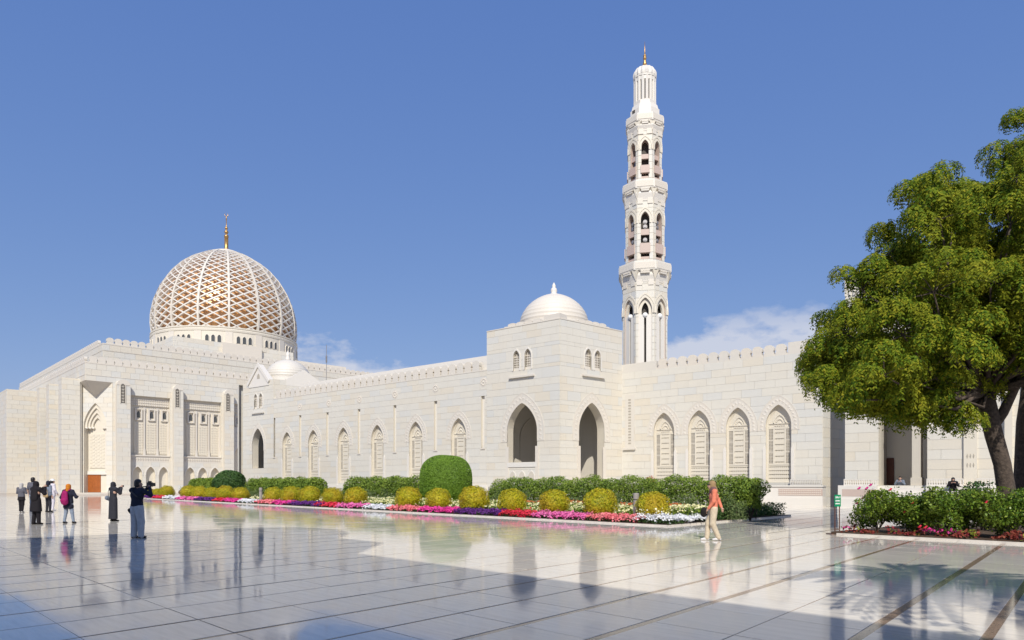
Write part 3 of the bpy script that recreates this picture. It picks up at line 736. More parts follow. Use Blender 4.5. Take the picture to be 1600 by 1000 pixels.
# ================================================================== gallery wall right of the pavilion
FBW = Face((9.21, 57.3), (0.7826, -0.6225))
sE = FBW.sp(1285.5)
def gallery_right():
    g = thing('gallery_wall', 'white marble wall with four carved windows and a row of rounded merlons right of the minaret', 'wall', FBW.at(9))
    ws = [FBW.sp(x) for x in (1037.5, 1092.5, 1153, 1216.5)]
    ops = [Arch(c, WIN.hw, WIN.z0, WIN.zs, WIN.za) for c in ws]
    zt = 10.85
    clad(FBW, g, -0.3, sE, 0, zt, ops, ch=0.56, bl=1.5, depth=0.6)
    for c in ws: carved_window(FBW, g, c, WIN)
    me = merlon_mesh(0.72, 0.82, 0.34)
    a, b = FBW.sp(1035), FBW.sp(1220); n = 12; d = (b-a)/(n-1)
    merlon_row(FBW, g, [a+d*k for k in range(n)], zt, 0.02, me)
    MB().sbox(-0.3, a-0.62*d, zt, 11.55, 0.02, -0.55).build('parapet_block', 'marble_trim', g, Mw=FBW.M())
    MB().sbox(b+0.62*d, sE, zt, 11.70, 0.02, -0.55).build('parapet_block', 'marble_trim', g, Mw=FBW.M())
    MB().sbox(a-0.62*d, b+0.62*d, zt, zt+0.14, 0.0, -0.36).build('merlon_base', 'marble_trim', g, Mw=FBW.M())
    MB().sbox(-0.3, sE, zt-0.5, zt, -0.5, -6.5).build('roof', 'marble_core', g, Mw=FBW.M())
    # narrow slit panel in the return next to the pavilion, and the end return of the wall
    m = MB().sbox(-0.42, 0.42, 4.6, 9.0, 0.07, 0); m.build('slit_panel', 'marble_trim', g, Mw=FBW.M(0.75))
    m = MB()
    for k in range(16): m.sbox(-0.12, 0.12, 4.9+0.24*k, 5.02+0.24*k, 0.085, 0.05)
    m.build('slit_recess', 'screen_back', g, Mw=FBW.M(0.75))
    m = MB().sbox(-0.55, 0.55, 4.42, 4.6, 0.2, 0); m.build('slit_sill', 'marble_trim', g, Mw=FBW.M(0.75))
    FE = Face(FBW.at(sE).xy, dR)
    clad(FE, g, 0, 6.5, 0, 11.7, [], depth=0.6, ch=0.7)
    # plinth with pierced crest and pink patterned band
    s0 = 0
    pl = MB().sbox(s0, sE+0.25, 0, 0.62, 1.0, 0); pl.sbox(s0, sE+0.2, 0.62, 1.50, 0.85, 0); pl.sbox(s0, sE+0.25, 1.40, 1.50, 0.93, 0); pl.build('plinth', 'marble_white', g, Mw=FBW.M())
    c0 = FBW.sp(1237); cr = MB(); cr.sbox(c0, sE, 1.5, 1.56, 0.4, 0.28); cr.sbox(c0, sE, 1.86, 1.92, 0.4, 0.28)
    k = c0
    while k < sE: cr.sbox(k, k+0.055, 1.56, 1.86, 0.39, 0.3); k += 0.115
    cr.build('pierced_crest', 'marble_white', g, Mw=FBW.M())
    b0 = FBW.sp(1222); bd = MB().sbox(b0, sE+0.2, 0.78, 1.25, 0.862, 0.84); bd.build('patterned_band', 'pink_stone', g, Mw=FBW.M())
    zg = MB(); k = b0
    while k < sE+0.1:
        for r in range(3): zg.sprism([(k, 0.82+0.14*r), (k+0.10, 0.82+0.14*r), (k+0.05, 0.92+0.14*r)], 0.88, 0.85)
        k += 0.125
    zg.build('band_relief', 'marble_trim', g, Mw=FBW.M())
gallery_right()

# ================================================================== entrance portal at the right
FPW = Face(FBW.at(0, 0.75).xy, FBW.d)
def portal():
    p = thing('entrance_portal', 'tall white marble entrance portal with a deep dark doorway, behind the big tree', 'building', FPW.at(FPW.sp(1450)))
    zt = 14.9
    sL = FPW.sp(1320.5); sR = FPW.sp(1700)
    o0, o1 = FPW.sp(1373), FPW.sp(1449)
    zb = 1.5
    door = Arch((o0+o1)/2, (o1-o0)/2, zb, 8.2, 10.2)
    clad(FPW, p, sL, sR, 0, zt, [door], ch=0.62, bl=1.6, depth=0.9)
    MB().sbox(sL, o0-0.4, zt-0.05, zt+0.35, 0.12, -1.0).build('coping', 'marble_trim', p, Mw=FPW.M())
    MB().sbox(o0-0.4, sR, zt-0.05, zt+0.35, 0.12, -8).build('roof', 'marble_trim', p, Mw=FPW.M())
    c = MB(); k = sL
    while k < sR: c.sbox(k, k+0.12, zt-0.75, zt-0.1, 0.14, 0.04); k += 0.26
    c.build('cornice', 'marble_white', p, Mw=FPW.M())
    # deep recess behind the opening
    MB().sbox(o0-0.45, o1+3, 0, 11, -4.2, -4.5).build('rear_wall', 'marble_trim', p, Mw=FPW.M())
    MB().sbox(o0-0.45, o1+3, zb-0.25, zb-0.05, -0.05, -4.3).build('porch_floor', 'marble_trim', p, Mw=FPW.M())
    MB().sbox(o0-0.45, o1+3, 10.6, 10.9, -0.9, -4.3).build('porch_ceiling', 'marble_core', p, Mw=FPW.M())
    for s in (o0-0.45, o1+2.8): MB().sbox(s, s+0.2, 0, 10.8, -0.9, -4.3).build('porch_wall', 'marble_core', p, Mw=FPW.M())
    sd = FPW.sp(1383, -4.1); d = MB().sbox(-0.55, 0.55, 1.4, 3.4, 0.02, -0.08); dr = d.build('door', 'dark_wood', p, Mw=FPW.M(sd, -4.1))
    m = MB()
    for x in (-0.5, 0.06):
        for z in (1.55, 2.2, 2.85): m.sbox(x, x+0.44, z, z+0.5, 0.05, 0.0)
    m.build('door_panels', 'dark_wood', dr, Mw=FPW.M(sd, -4.1))
    # pier standing in the opening
    s0, s1 = FPW.sp(1424.5, -0.25), FPW.sp(1438, -0.25)
    m = MB().sbox(s0, s1, zb-0.2, 10.3, -0.35, -1.3); m.sbox(s0-0.07, s1+0.07, zb-0.2, zb+0.5, -0.28, -1.37); m.sbox(s0-0.05, s1+0.05, 7.2, 7.5, -0.3, -1.35)
    m.build('pier', 'stone_relief', p, Mw=FPW.M())
    # pilasters and small vents further right
    for a, b, w in ((1506, 1527, 0.16), (1570, 1582, 0.3), (1600, 1612, 0.3), (1640, 1652, 0.3)):
        MB().sbox(FPW.sp(a), FPW.sp(b), 1.5, zt-0.8, w, 0).build('pilaster', 'marble_warm', p, Mw=FPW.M())
    sv = FPW.sp(1516.5, 0.18)
    for k in range(3):
        for r in range(2): MB().sprism([(0.04, 0), (0.08, 0.14), (0.04, 0.28), (0, 0.14)], 0.185, 0.1).build('vent', 'screen_back', p, Mw=FPW.M(sv-0.2+0.16*k, 0, 2.6+0.55*r))
    pl = MB()
    for a, b in ((sL-0.25, o0-0.02), (o1+0.02, sR)):
        pl.sbox(a, b, 0, 0.62, 1.0, 0); pl.sbox(a, b, 0.62, 1.50, 0.85, 0)
    for k in range(4): pl.sbox(o0-0.02, o1+0.02, 0, 0.35*(4-k)-0.03*(k == 0), 0.2+0.32*k, -0.05)
    pl.sbox(o1+0.3, o1+4.2, 0, 1.16, 1.55, 0.9)
    pl.build('plinth', 'marble_white', p, Mw=FPW.M())
    for a, b in ((sL, o0), (o1, FPW.sp(1506)), (FPW.sp(1527), sR)):
        cr = MB(); cr.sbox(a, b, 1.5, 1.56, 0.4, 0.28); cr.sbox(a, b, 1.86, 1.92, 0.4, 0.28); k = a
        while k < b: cr.sbox(k, k+0.06, 1.56, 1.86, 0.39, 0.3); k += 0.135
        cr.build('pierced_crest', 'marble_white', p, Mw=FPW.M())
    bd = MB().sbox(sL, FPW.sp(1372), 0.78, 1.25, 0.862, 0.84); bd.build('patterned_band', 'pink_stone', p, Mw=FPW.M())
    return o0, o1
portal()

# ================================================================== minaret
def minaret():
    Y = 66.0; X = (1007.5-CX)/F*Y; k = Y/F
    def z(py): return EYE+(HY-py)*k
    m = thing('minaret', 'tall octagonal white marble minaret with three balconies and a thin spire', 'minaret', (X, Y, 0))
    ap = math.pi/8; yaw = R(-10.0)
    def octa(mb, prof):                                            # prof: (half width across flats, z)
        mb.lathe([(r/math.cos(ap), zz) for r, zz in prof], 8, (X, Y), a0=ap+yaw+math.pi/2)
    def fm(i, ap_r):                                               # face frame i of an octagon of apothem ap_r
        a = yaw-math.pi/2+i*math.pi/4; n = Vector((math.cos(a), math.sin(a)))
        d = Vector((-n.y, n.x)); return Face(Vector((X, Y))+n*ap_r, d)
    def stage(hw, zlo, zhi, zar_b, zar_t, slot_hw, name, grille):
        fw = hw*math.tan(ap)                                       # half face width
        for i in range(8):
            f = fm(i, hw)
            ar = Arch(0, slot_hw, zar_b, zar_t-(zar_t-zar_b)*0.16 if grille else zar_t-1.1, zar_t)
            clad(f, m, -fw, fw, zlo, zhi, [ar], ch=0.62, bl=1.05, depth=0.55, th=0.03, gap=0.03, core='shaft', mat='marble_block', reveal='pink_stone', back=False)
            fr = MB(); a = Arch(0, slot_hw, zar_b, ar.zs, zar_t)
            lo = ar.zs-0.35
            for off0, off1, ww in ((0.0, 0.16, 0.10), (0.24, 0.38, 0.07)):
                ii, oo = a.outline(10, off0, lo), a.outline(10, off1, lo)
                for q in range(len(ii)-1): fr.sprism([ii[q], ii[q+1], oo[q+1], oo[q]], ww, 0)
            fr.build('arch_surround', 'marble_warm', m, Mw=f.M())
            if i in (6, 7, 0, 1, 2):
                b = MB(); H = zar_t-zar_b
                if grille:
                    for t0, t1, w_ in ((0.0, 0.06, -.1), (0.13, 0.33, 0.14), (0.52, 0.64, -.1)): b = MB(); b.sbox(-slot_hw-(0.08 if w_ > 0 else 0), slot_hw+(0.08 if w_ > 0 else 0), zar_b+H*t0, zar_b+H*t1, w_, -0.3); b.build('opening_balustrade', 'pink_stone', m, Mw=f.M())
                    if name == 'mid':
                        for t in (0.70, 0.80, 0.42): 
                            hb = MB(); pts = [(0.2*math.cos(q*math.pi/5), 0.2*math.sin(q*math.pi/5)) for q in range(10)]; hb.sprism(pts, -0.18, -0.3); hb.sprism([(0.6*a_, 0.6*c_) for a_, c_ in pts], -0.12, -0.2)
                            hb.build('loudspeaker', 'grey_metal', m, Mw=f.M(0, 0, zar_b+H*t))
                else:
                    for sx in (-1, 1): b.sbox(sx*0.37-0.27, sx*0.37+0.27, zar_b, ar.zs-0.45, -0.08, -0.4)
                    b.build('slot_jamb', 'marble_white', m, Mw=f.M())
                    b = MB(); oo, ii = Arch(0, slot_hw, zar_b, ar.zs, zar_t).outline(10, 0, ar.zs-0.45), Arch(0, 0.33, zar_b, ar.zs-0.1, zar_t-0.42).outline(10, 0, ar.zs-0.45)
                    for q in range(len(ii)-1): b.sprism([ii[q], ii[q+1], oo[q+1], oo[q]], -0.12, -0.3)
                    b.build('inner_arch', 'marble_warm', m, Mw=f.M())
                    c_ = MB().sphere((0, 0.15, ar.zs-0.5), 0.26, 10, 6); c_.build('lamp_globe', 'white_paint', m, Mw=f.M())
        c = MB(); octa(c, [(hw-0.62, zlo if zlo > 9 else 0), (hw-0.62, zhi)]); c.build('inner_core', 'opening_shade', m)
    def balcony(zt, zb, hw, zc, shaft):
        b = MB(); octa(b, [(shaft, zc+0.3), (shaft+0.05, zc+0.4), (shaft+0.18, zb-0.45), (hw-0.2, zb-0.1), (hw-0.06, zb), (hw, zb+0.02), (hw, zt), (hw-0.25, zt), (hw-0.25, zb+0.2), (shaft-0.4, zb+0.2)])
        bb = b.build('balcony', 'marble_white', m)
        fw = hw*math.tan(ap)
        for i in range(8):
            f = fm(i, hw); q = MB()
            q.sbox(-fw*0.9, fw*0.9, zb+0.12, zt-0.12, 0.04, 0); q.sbox(-fw*0.42, fw*0.42, zb-0.30, zb+0.0, 0.02, -0.8); q.sbox(-fw*0.30, fw*0.30, zb-0.55, zb-0.30, -0.3, -0.8)
            for t in range(-3, 4): q.sbox(t*0.13-0.04, t*0.13+0.04, zb-0.14, zb-0.02, 0.06, -0.1)
            q.build('balcony_panel', 'marble_trim', bb, Mw=f.M())
            a = yaw-math.pi/2+(i+0.5)*math.pi/4; n = Vector((math.cos(a), math.sin(a)))
            rr = hw/math.cos(ap); r0 = shaft/math.cos(ap)
            f2 = Face(Vector((X, Y))+n*r0, Vector((-n.y, n.x)))
            q = MB(); h0 = zb-0.95
            P = lambda s_, w_, z_: (s_, -w_, z_)
            dr = rr-r0-0.1
            q.add([P(-.38, 0.0, zb-0.02), P(.38, 0.0, zb-0.02), P(.30, dr, zb-0.02), P(-.30, dr, zb-0.02), P(0, -0.1, h0), P(0, 0.1, h0)], [(0, 3, 4), (1, 5, 2), (3, 2, 5, 4), (0, 4, 5, 1), (0, 1, 2, 3)])
            q.build('corbel', 'marble_warm', bb, Mw=f2.M())
            q = MB().sbox(-0.32, 0.32, zc-0.1, zb-0.8, 0.08, -0.3)
        for i in range(8):
            f = fm(i, shaft); q = MB(); fw2 = shaft*math.tan(ap)
            for sx in (-1, 1): q.sbox(sx*fw2*0.62-0.24, sx*fw2*0.62+0.24, zc, zb-0.7, 0.09, 0)
            q.sbox(-0.22, 0.22, zc+0.3, zb-0.7, 0.06, 0)
            q.build('bracket', 'marble_trim', bb, Mw=f.M())
    h1, h2, h3 = 2.05, 1.79, 1.54
    b0 = MB(); octa(b0, [(h1, 0), (h1, 8.0)]); b0.build('shaft_base', 'marble_block', m)
    stage(h1, 8.0, z(433), z(575), z(474), 0.62, 'low', False)
    balcony(z(419.5), z(433), 2.42, z(455), h1)
    stage(h2, z(433), z(307), z(414), z(342), 0.40, 'mid', True)
    balcony(z(294), z(307), 2.07, z(330), h2)
    stage(h3, z(307), z(202), z(289), z(231), 0.34, 'top', True)
    balcony(z(190), z(202), 1.74, z(222), h3)
    t = MB(); octa(t, [(1.3, z(202)), (1.36, z(189)), (1.36, z(178)), (1.28, z(178)), (1.15, z(170)), (1.06, z(170)), (1.06, z(164))]); t.build('stepped_tier', 'marble_white', m)
    q = MB(); f = fm(-1, 1.36); q.sbox(-0.3, 0.05, z(183), z(178.6), 0.03, -0.05); q.build('hatch', 'opening_shade', m, Mw=f.M())
    # lantern of slender columns
    zl, zh = z(166), z(126); R0 = 1.02
    MB().lathe([(R0-0.28, zl), (R0-0.28, zh)], 24, (X, Y)).build('lantern_core', 'opening_shade', m)
    for i in range(16):
        a = yaw+math.pi/2+(i+0.5)*2*math.pi/16; c = MB()
        c.lathe([(0.15, zl), (0.15, zh)], 8, (X+R0*math.cos(a)*0.92, Y+R0*math.sin(a)*0.92)); c.build('lantern_column', 'marble_white', m)
    MB().lathe([(R0+0.02, zl-0.1), (R0+0.02, z(163)), (R0-0.12, z(162.5))], 32, (X, Y)).build('lantern_base', 'marble_white', m)
    MB().lathe([(R0-0.25, z(133.5)), (R0+0.02, z(132)), (R0+0.02, zh), (R0+0.07, zh), (R0+0.07, zh+0.12)], 32, (X, Y)).build('lantern_ring', 'marble_white', m)
    # ribbed cap
    vs = MB(); n = 64; prof = [(1.03, z(125.5)), (1.09, z(122)), (1.09, z(118)), (1.0, z(113.5)), (0.82, z(109.5)), (0.55, z(107)), (0.25, z(105.8)), (0.02, z(105.4))]
    V = []; Fc = []
    for r, zz in prof:
        for q in range(n): a = 2*math.pi*q/n; rr = r*(1+(0.045*math.cos(a*16) if r > 0.3 else 0)); V.append((X+rr*math.cos(a), Y+rr*math.sin(a), zz))
    for i in range(len(prof)-1):
        for q in range(n): Fc.append((i*n+q, i*n+(q+1) % n, (i+1)*n+(q+1) % n, (i+1)*n+q))
    vs.add(V, Fc); cap = vs.build('dome_cap', 'marble_white', m)
    MB().lathe([(0.30, z(106)), (0.16, z(98)), (0.10, z(93.5)), (0.17, z(92)), (0.17, z(90.5)), (0.09, z(89.5)), (0.15, z(88)), (0.14, z(86.5)), (0.06, z(85)), (0.04, z(76)), (0.012, z(65))], 12, (X, Y)).build('finial', 'gold', m, smooth=True)
minaret()

# ================================================================== great prayer hall
HC = Vector((-62.3, 100.0)); dF = Vector((0.713, 0.701)); dS = Vector((0.7009, -0.7133))
FH = Face(HC, dF); FSD = Face(HC-dS*74, dS)
def hall():
    h = thing('prayer_hall', 'great white marble prayer hall with crenellated terraces, left of the long gallery', 'building', (-62, 152, 0))
    ZS, ZC, ZU = 16.75, 19.3, 22.9
    # ---- front
    P = lambda px: FH.sp(px)
    bays = [(204.5, 265.5, 15.1, 0.3), (287, 345.5, 15.1, 0.3), (366, 379, 15.1, 11.2)]
    ops = [Rect((P(a)+P(b))/2, (P(b)-P(a))/2, z0, zt) for a, b, zt, z0 in bays]
    lit = [Arch(P(371.5), 0.62, 2.2, 6.3, 7.6)]
    clad(FH, h, 3.55, 44, 0, ZS, ops + lit, ch=0.72, bl=1.7, depth=0.62, th=0.05, gap=0.016, back=False)
    clad(FH, h, 0, 74, ZS, ZC, [], ch=0.85, bl=1.3, depth=0.62, th=0.05, gap=0.016, back=False)
    lb = MB().sprism(lit[0].outline(), -0.5, -0.6); lb.build('niche_back', 'marble_warm', h, Mw=FH.M())
    surround_mesh(Arch(0, 0.62, 2.2, 6.3, 7.6), 0.4, 5.6, bumps=12).build('arch_surround', 'marble_white', h, Mw=FH.M(lit[0].c))
    # piers with slotted rounded heads
    for a, b, sx in ((177.5, 204.5, 192.5), (266.5, 287, 277.5), (346, 366, 356.5)):
        s0, s1 = P(a), P(b); s1v = s1-0.12; W = 0.95
        s0 = FH.sp(a+5, W); s1v = FH.sp(b-0.5, W)
        f2 = Face(FH.at(0, W).xy, dF); c = f2.sp(sx-0.5)
        mb = MB(); r = (s1v-s0)/2; m_ = (s0+s1v)/2
        out = [(s0, 0), (s0, 16.4)] + [(m_-r*math.cos(t), 16.4+0.85*math.sin(t)) for t in [math.pi*k/10 for k in range(1, 10)]] + [(s1v, 16.4), (s1v, 0)]
        mb.sprism(out, W-0.30, -0.1); pier = mb.build('pier', 'marble_trim', h, Mw=FH.M())
        sl = Rect(c, 0.27, 13.7, 16.2); top = Arch(c, 0.27, 13.7, 16.25, 16.6)
        clad(f2, h, s0, s1v, 0, 16.35, [sl], ch=0.72, bl=1.5, depth=0.3, th=0.05, gap=0.016, back=True, core='pier_core')
        MB().sprism([(q[0], q[1]) for q in out[1:-1]], W, W-0.3).build('pier_head', 'marble_trim', pier, Mw=FH.M())
        g = MB(); g.sprism(top.outline(6), 0.07, 0.03); g.build('slot_shade', 'opening_shade', pier, Mw=f2.M())  # dark plate on the pier face paints the shade of the slot
        g = MB(); n = 12
        for k in range(n): z = 13.8+2.7*k/n; g.sprism([(c-0.25, z), (c, z+0.09), (c+0.25, z), (c, z+0.17)] if k % 2 else [(c-0.25, z+0.09), (c, z), (c+0.25, z+0.09), (c, z+0.18)], 0.10, 0.05)
        for s_ in (-0.34, 0.34): g.sbox(c+s_-0.06, c+s_+0.06, 13.6, 16.5, 0.12, 0.0)
        g.build('slot_grille', 'stone_relief', pier, Mw=f2.M())
    # bays
    for a, b, zt, z0 in bays:
        s0, s1 = P(a), P(b); wd = s1-s0
        MB().sbox(s0, s1, z0, zt, -0.58, -0.7).build('bay_back', 'marble_warm', h, Mw=FH.M())
        fz = MB().sbox(s0, s1, 13.65, zt-0.1, -0.40, -0.6); fz.sbox(s0, s1, zt-0.12, zt, -0.2, -0.6)
        fr = fz.build('carved_frieze', 'stone_relief', h, Mw=FH.M())
        mb = MB(); k = s0+0.1
        while k < s1-0.2:
            for r in range(3): mb.sprism([(k, 13.75+0.4*r), (k+0.14, 13.93+0.4*r), (k+0.28, 13.75+0.4*r), (k+0.14, 13.62+0.4*r)], -0.34, -0.42)
            k += 0.32
        mb.build('frieze_relief', 'marble_trim', fr, Mw=FH.M())
        small = z0 > 5
        n = 3 if not small else 1
        for k in range(n):
            c = s0+wd*(k+0.5)/n + (0.25 if not small else 0); hw = wd/n*0.40 if not small else 0.55
            fr = MB()
            fr.sbox(c-hw*0.62, c+hw*0.62, 11.4, 11.55, -0.30, -0.6); fr.sbox(c-hw*0.62, c+hw*0.62, 13.05, 13.2, -0.28, -0.6)
            for sx in (-1, 1): fr.sbox(c+sx*hw*0.56-0.1, c+sx*hw*0.56+0.1, 11.4, 13.2, -0.29, -0.6)
            w_ = fr.build('window', 'marble_trim', h, Mw=FH.M())
            MB().sprism(Arch(c+0.05, hw*0.30, 11.8, 12.4, 12.8, 2.0, 0.6).outline(8), -0.54, -0.6).build('window_pane', 'glass', w_, Mw=FH.M())
            if small: continue
            pn = MB().sbox(c-hw*0.9, c+hw*0.9, 6.2, 11.1, -0.5, -0.6)
            for r in range(12):
                for q in range(4):
                    x = c-hw*0.9+hw*1.8*(q+0.5)/4; z = 6.3+0.4*r; e = hw*0.19
                    pn.sprism([(x-e, z+0.05+0.12*(q % 2)), (x, z+0.22), (x+e, z+0.05+0.12*(q % 2)), (x, z)], -0.44, -0.52)
            pn.build('carved_panel', 'marble_warm', h, Mw=FH.M())
            if k < n:
                cx_ = s0+wd*(k+1)/n + 0.12 if k < n-1 else s1-0.12
                cl = MB().sbox(cx_-0.10, cx_+0.10, 6.0, 13.3, -0.36, -0.6); cl.sbox(cx_-0.17, cx_+0.17, 6.0, 7.0, -0.32, -0.6); cl.sbox(cx_-0.15, cx_+0.15, 12.9, 13.4, -0.33, -0.6)
                cl.build('colonnette', 'marble_trim', h, Mw=FH.M())
        if small: continue
        lg = MB().sbox(s0, s1, 5.85, 6.05, 0.12, -0.6); lg.sbox(s0, s1, 4.95, 5.85, -0.02, -0.6)
        lg.build('ledge', 'marble_trim', h, Mw=FH.M())
        rl = MB(); k = s0+0.1
        while k < s1-0.3: rl.sprism([(k, 5.4), (k+0.15, 5.65), (k+0.3, 5.4), (k+0.15, 5.15)], 0.03, -0.03); k += 0.36
        rl.build('band_relief', 'stone_relief', h, Mw=FH.M())
        ar = [Arch(s0+wd*(k+0.5)/3, wd/3*0.36, 0.3, 3.1, 4.25) for k in range(3)]
        clad(FH, h, s0, s1, 0.3, 4.95, ar, ch=0.75, bl=1.2, depth=1.3, w=-0.06, th=0.04, gap=0.016, core='arcade', back=False, reveal='marble_warm')
        MB().sbox(s0, s1, 0.3, 4.95, -1.3, -1.4).build('arcade_back', 'marble_white', h, Mw=FH.M())
        for a_ in ar:
            m_ = MB(); o, i = a_.outline(10, 0.16, 2.9), a_.outline(10, 0.0, 2.9)
            for q in range(len(o)-1): m_.sprism([o[q], o[q+1], i[q+1], i[q]], 0.03, -0.1)
            m_.build('arch_moulding', 'marble_white', h, Mw=FH.M())
    # ---- chamfered corner with the great niche, under a sloping soffit
    Pa = HC-dS*3.9; Pb = HC+dF*3.55; FC = Face(Pa, Pb-Pa); Lc = (Pb-Pa).length
    c = FC.sp(149.0); hw = 1.75
    big = Arch(c, hw, 0.3, 10.6, 13.7, 1.6, 0.85)
    clad(FC, h, 0, Lc, 0, ZS, [big], ch=0.72, bl=1.5, depth=0.45, th=0.05, gap=0.016, back=False)
    for k in range(1, 4):
        a_ = Arch(c-0.05*k, hw-0.36*k, 10.0, 10.5, 13.7-0.72*k, 1.6, 0.85)
        m_ = MB(); w_ = -0.24*k
        for q0, q1 in zip(a_.outline(12)[:-1], a_.outline(12)[1:]):
            m_.add([(q0[0], -w_, q0[1]), (q1[0], -w_, q1[1]), (c+(hw+0.2)*(1 if q1[0] >= a_.c and q0[0] >= a_.c else -1), -w_, q1[1]), (c+(hw+0.2)*(1 if q1[0] >= a_.c and q0[0] >= a_.c else -1), -w_, q0[1])], [(0, 1, 2, 3)])
            m_.add([(q0[0], -w_, q0[1]), (q1[0], -w_, q1[1]), (q1[0], -w_+0.40, q1[1]), (q0[0], -w_+0.40, q0[1])], [(0, 1, 2, 3)])
        za = a_.za; m_.add([(c-hw, -w_, za), (c+hw, -w_, za), (c+hw, -w_, 14.0), (c-hw, -w_, 14.0)], [(0, 1, 2, 3)])
        m_.add([(c-hw, -w_, 10.0), (a_.c-a_.hw, -w_, 10.0), (a_.c-a_.hw, -w_+0.4, 10.0), (c-hw, -w_+0.4, 10.0)], [(0, 1, 2, 3)])
        m_.build('nested_arch', 'marble_warm', h, Mw=FC.M())
        for sx in (-1, 1): MB().sphere((c+sx*(hw-0.36*k+0.16), -w_+0.1, 10.0), 0.2, 8, 6).build('pendant', 'marble_trim', h, Mw=FC.M())
    bk = MB().sbox(c-hw-0.3, c+hw+0.3, 0.2, 13.8, -1.0, -1.15); bk.build('niche_back', 'marble_warm', h, Mw=FC.M())
    for sx in (-1, 1): MB().sbox(c+sx*(hw+0.12)-0.1, c+sx*(hw+0.12)+0.1, 0.2, 13.8, -0.40, -1.1).build('niche_jamb', 'marble_warm', h, Mw=FC.M())
    pn = MB().sbox(c-hw+0.25, c+hw-0.75, 4.0, 9.2, -0.9, -1.05)
    for r in range(10):
        for q in range(6):
            x = c-hw+0.35+(2*hw-1.2)*q/6; z = 4.1+0.5*r; pn.sbox(x, x+0.28, z+0.04+0.2*(q % 2), z+0.36+0.2*(q % 2)*0.5, -0.86, -0.95)
    pn.build('carved_panel', 'marble_warm', h, Mw=FC.M())
    pl = MB().sbox(c+hw-0.7, c+hw-0.1, 3.4, 10.0, -0.7, -1.05); pl.build('inner_pilaster', 'marble_trim', h, Mw=FC.M())
    ln = MB().sbox(c-hw, c+hw, 3.0, 3.5, -0.75, -1.05); ln.build('door_lintel', 'marble_white', h, Mw=FC.M())
    dl, dr_ = FC.sp(133.5, -0.9), FC.sp(157, -0.9)
    for a, b in ((dl, (dl+dr_)/2-0.01), ((dl+dr_)/2+0.01, dr_)):
        d = MB().sbox(a, b, 0.32, 3.0, -0.9, -1.0); n = 5
        for k in range(n): d.sbox(a+(b-a)*k/n+0.015, a+(b-a)*(k+1)/n-0.015, 0.36, 2.96, -0.875, -0.92)
        d.build('door_leaf', 'wood', h, Mw=FC.M())
    # soffit: the upper corner overhangs the chamfer
    Cz = Vector((HC.x, HC.y, ZS)); Lz = Vector((Pa.x, Pa.y, ZS)); Rz = Vector((Pb.x, Pb.y, ZS)); A_ = FC.at(FC.sp(150), 0.06, 14.6)
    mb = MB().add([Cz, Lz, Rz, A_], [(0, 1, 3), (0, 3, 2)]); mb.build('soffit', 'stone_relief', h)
    # ---- side along the plaza, with buttresses
    clad(FSD, h, 0, 74-3.9, 0, ZS, [], ch=0.8, bl=1.8, depth=0.62, th=0.05, gap=0.016, back=False)
    clad(FSD, h, 0, 74, ZS, ZC, [], ch=0.85, bl=1.4, depth=0.62, th=0.05, gap=0.016, back=False)
    for t0, t1, w, zt in ((3.05, 5.2, 2.3, 17.0), (11.9, 13.9, 2.25, 17.0), (17.9, 19.9, 2.45, 17.0), (24, 50, 5.9, 17.0), (56, 58, 2.4, 17.0), (66, 68, 2.4, 17.0)):
        s0, s1 = 74-t1, 74-t0
        b = MB().sbox(s0+0.06, s1-0.06, 0, zt-0.02, w-0.06, -0.2).build('buttress', 'marble_core', h, Mw=FSD.M())
        f1 = Face(FSD.at(s1, w).xy, dF)                              # the return that faces the viewer
        ops_ = [Arch(w-1.0, 0.5, 0.3, 3.2, 4.4)] if w > 5 else []
        clad(f1, h, 0, w, 0, zt, [], ch=0.75, bl=1.6, depth=0.06, th=0.05, gap=0.016, core='buttress_face', back=False)
        f3 = Face(FSD.at(s0, w).xy, dS)
        clad(f3, h, 0, s1-s0, 0, zt, [Arch(9.5, 1.6, 0.3, 9.5, 12.6)] if w > 5 else [], ch=0.75, bl=1.6, depth=0.05, th=0.05, gap=0.016, core='buttress_face', back=False)
        MB().sbox(s0-0.04, s1+0.04, zt, zt+0.25, w+0.06, -0.1).build('buttress_cap', 'marble_warm', h, Mw=FSD.M())
        if w < 5:
            MB().sbox(s0-3.4, s0-0.2, 0.3, 3.4, 1.5, 0).build('porch_screen', 'marble_white', h, Mw=FSD.M())
            MB().sbox(s0-3.4, s0-0.2, 13.0, 14.4, 1.6, 0).build('balcony_screen', 'marble_warm', h, Mw=FSD.M())
    # ---- crests and the set-back upper storey
    me = merlon_mesh(1.0, 1.1, 0.4)
    n = int(44/1.12); merlon_row(FH, h, [1.0+1.12*k for k in range(n)], ZC, -0.05, me)
    n = int(73/1.12); merlon_row(FSD, h, [1.0+1.12*k for k in range(n)], ZC, -0.05, me)
    U = Face(FH.at(3, -3).xy, dF); US = Face(FSD.at(0, -3).xy, dS)
    clad(U, h, 0, 68, ZC-0.1, ZU, [], ch=0.9, bl=1.5, depth=0.6, th=0.05, gap=0.016, back=False)
    clad(US, h, 3, 71, ZC-0.1, ZU, [], ch=0.9, bl=1.5, depth=0.6, th=0.05, gap=0.016, back=False)
    n = int(66/1.12); merlon_row(U, h, [1.0+1.12*k for k in range(n)], ZU, -0.05, me)
    merlon_row(US, h, [3.6+1.12*k for k in range(n)], ZU, -0.05, me)
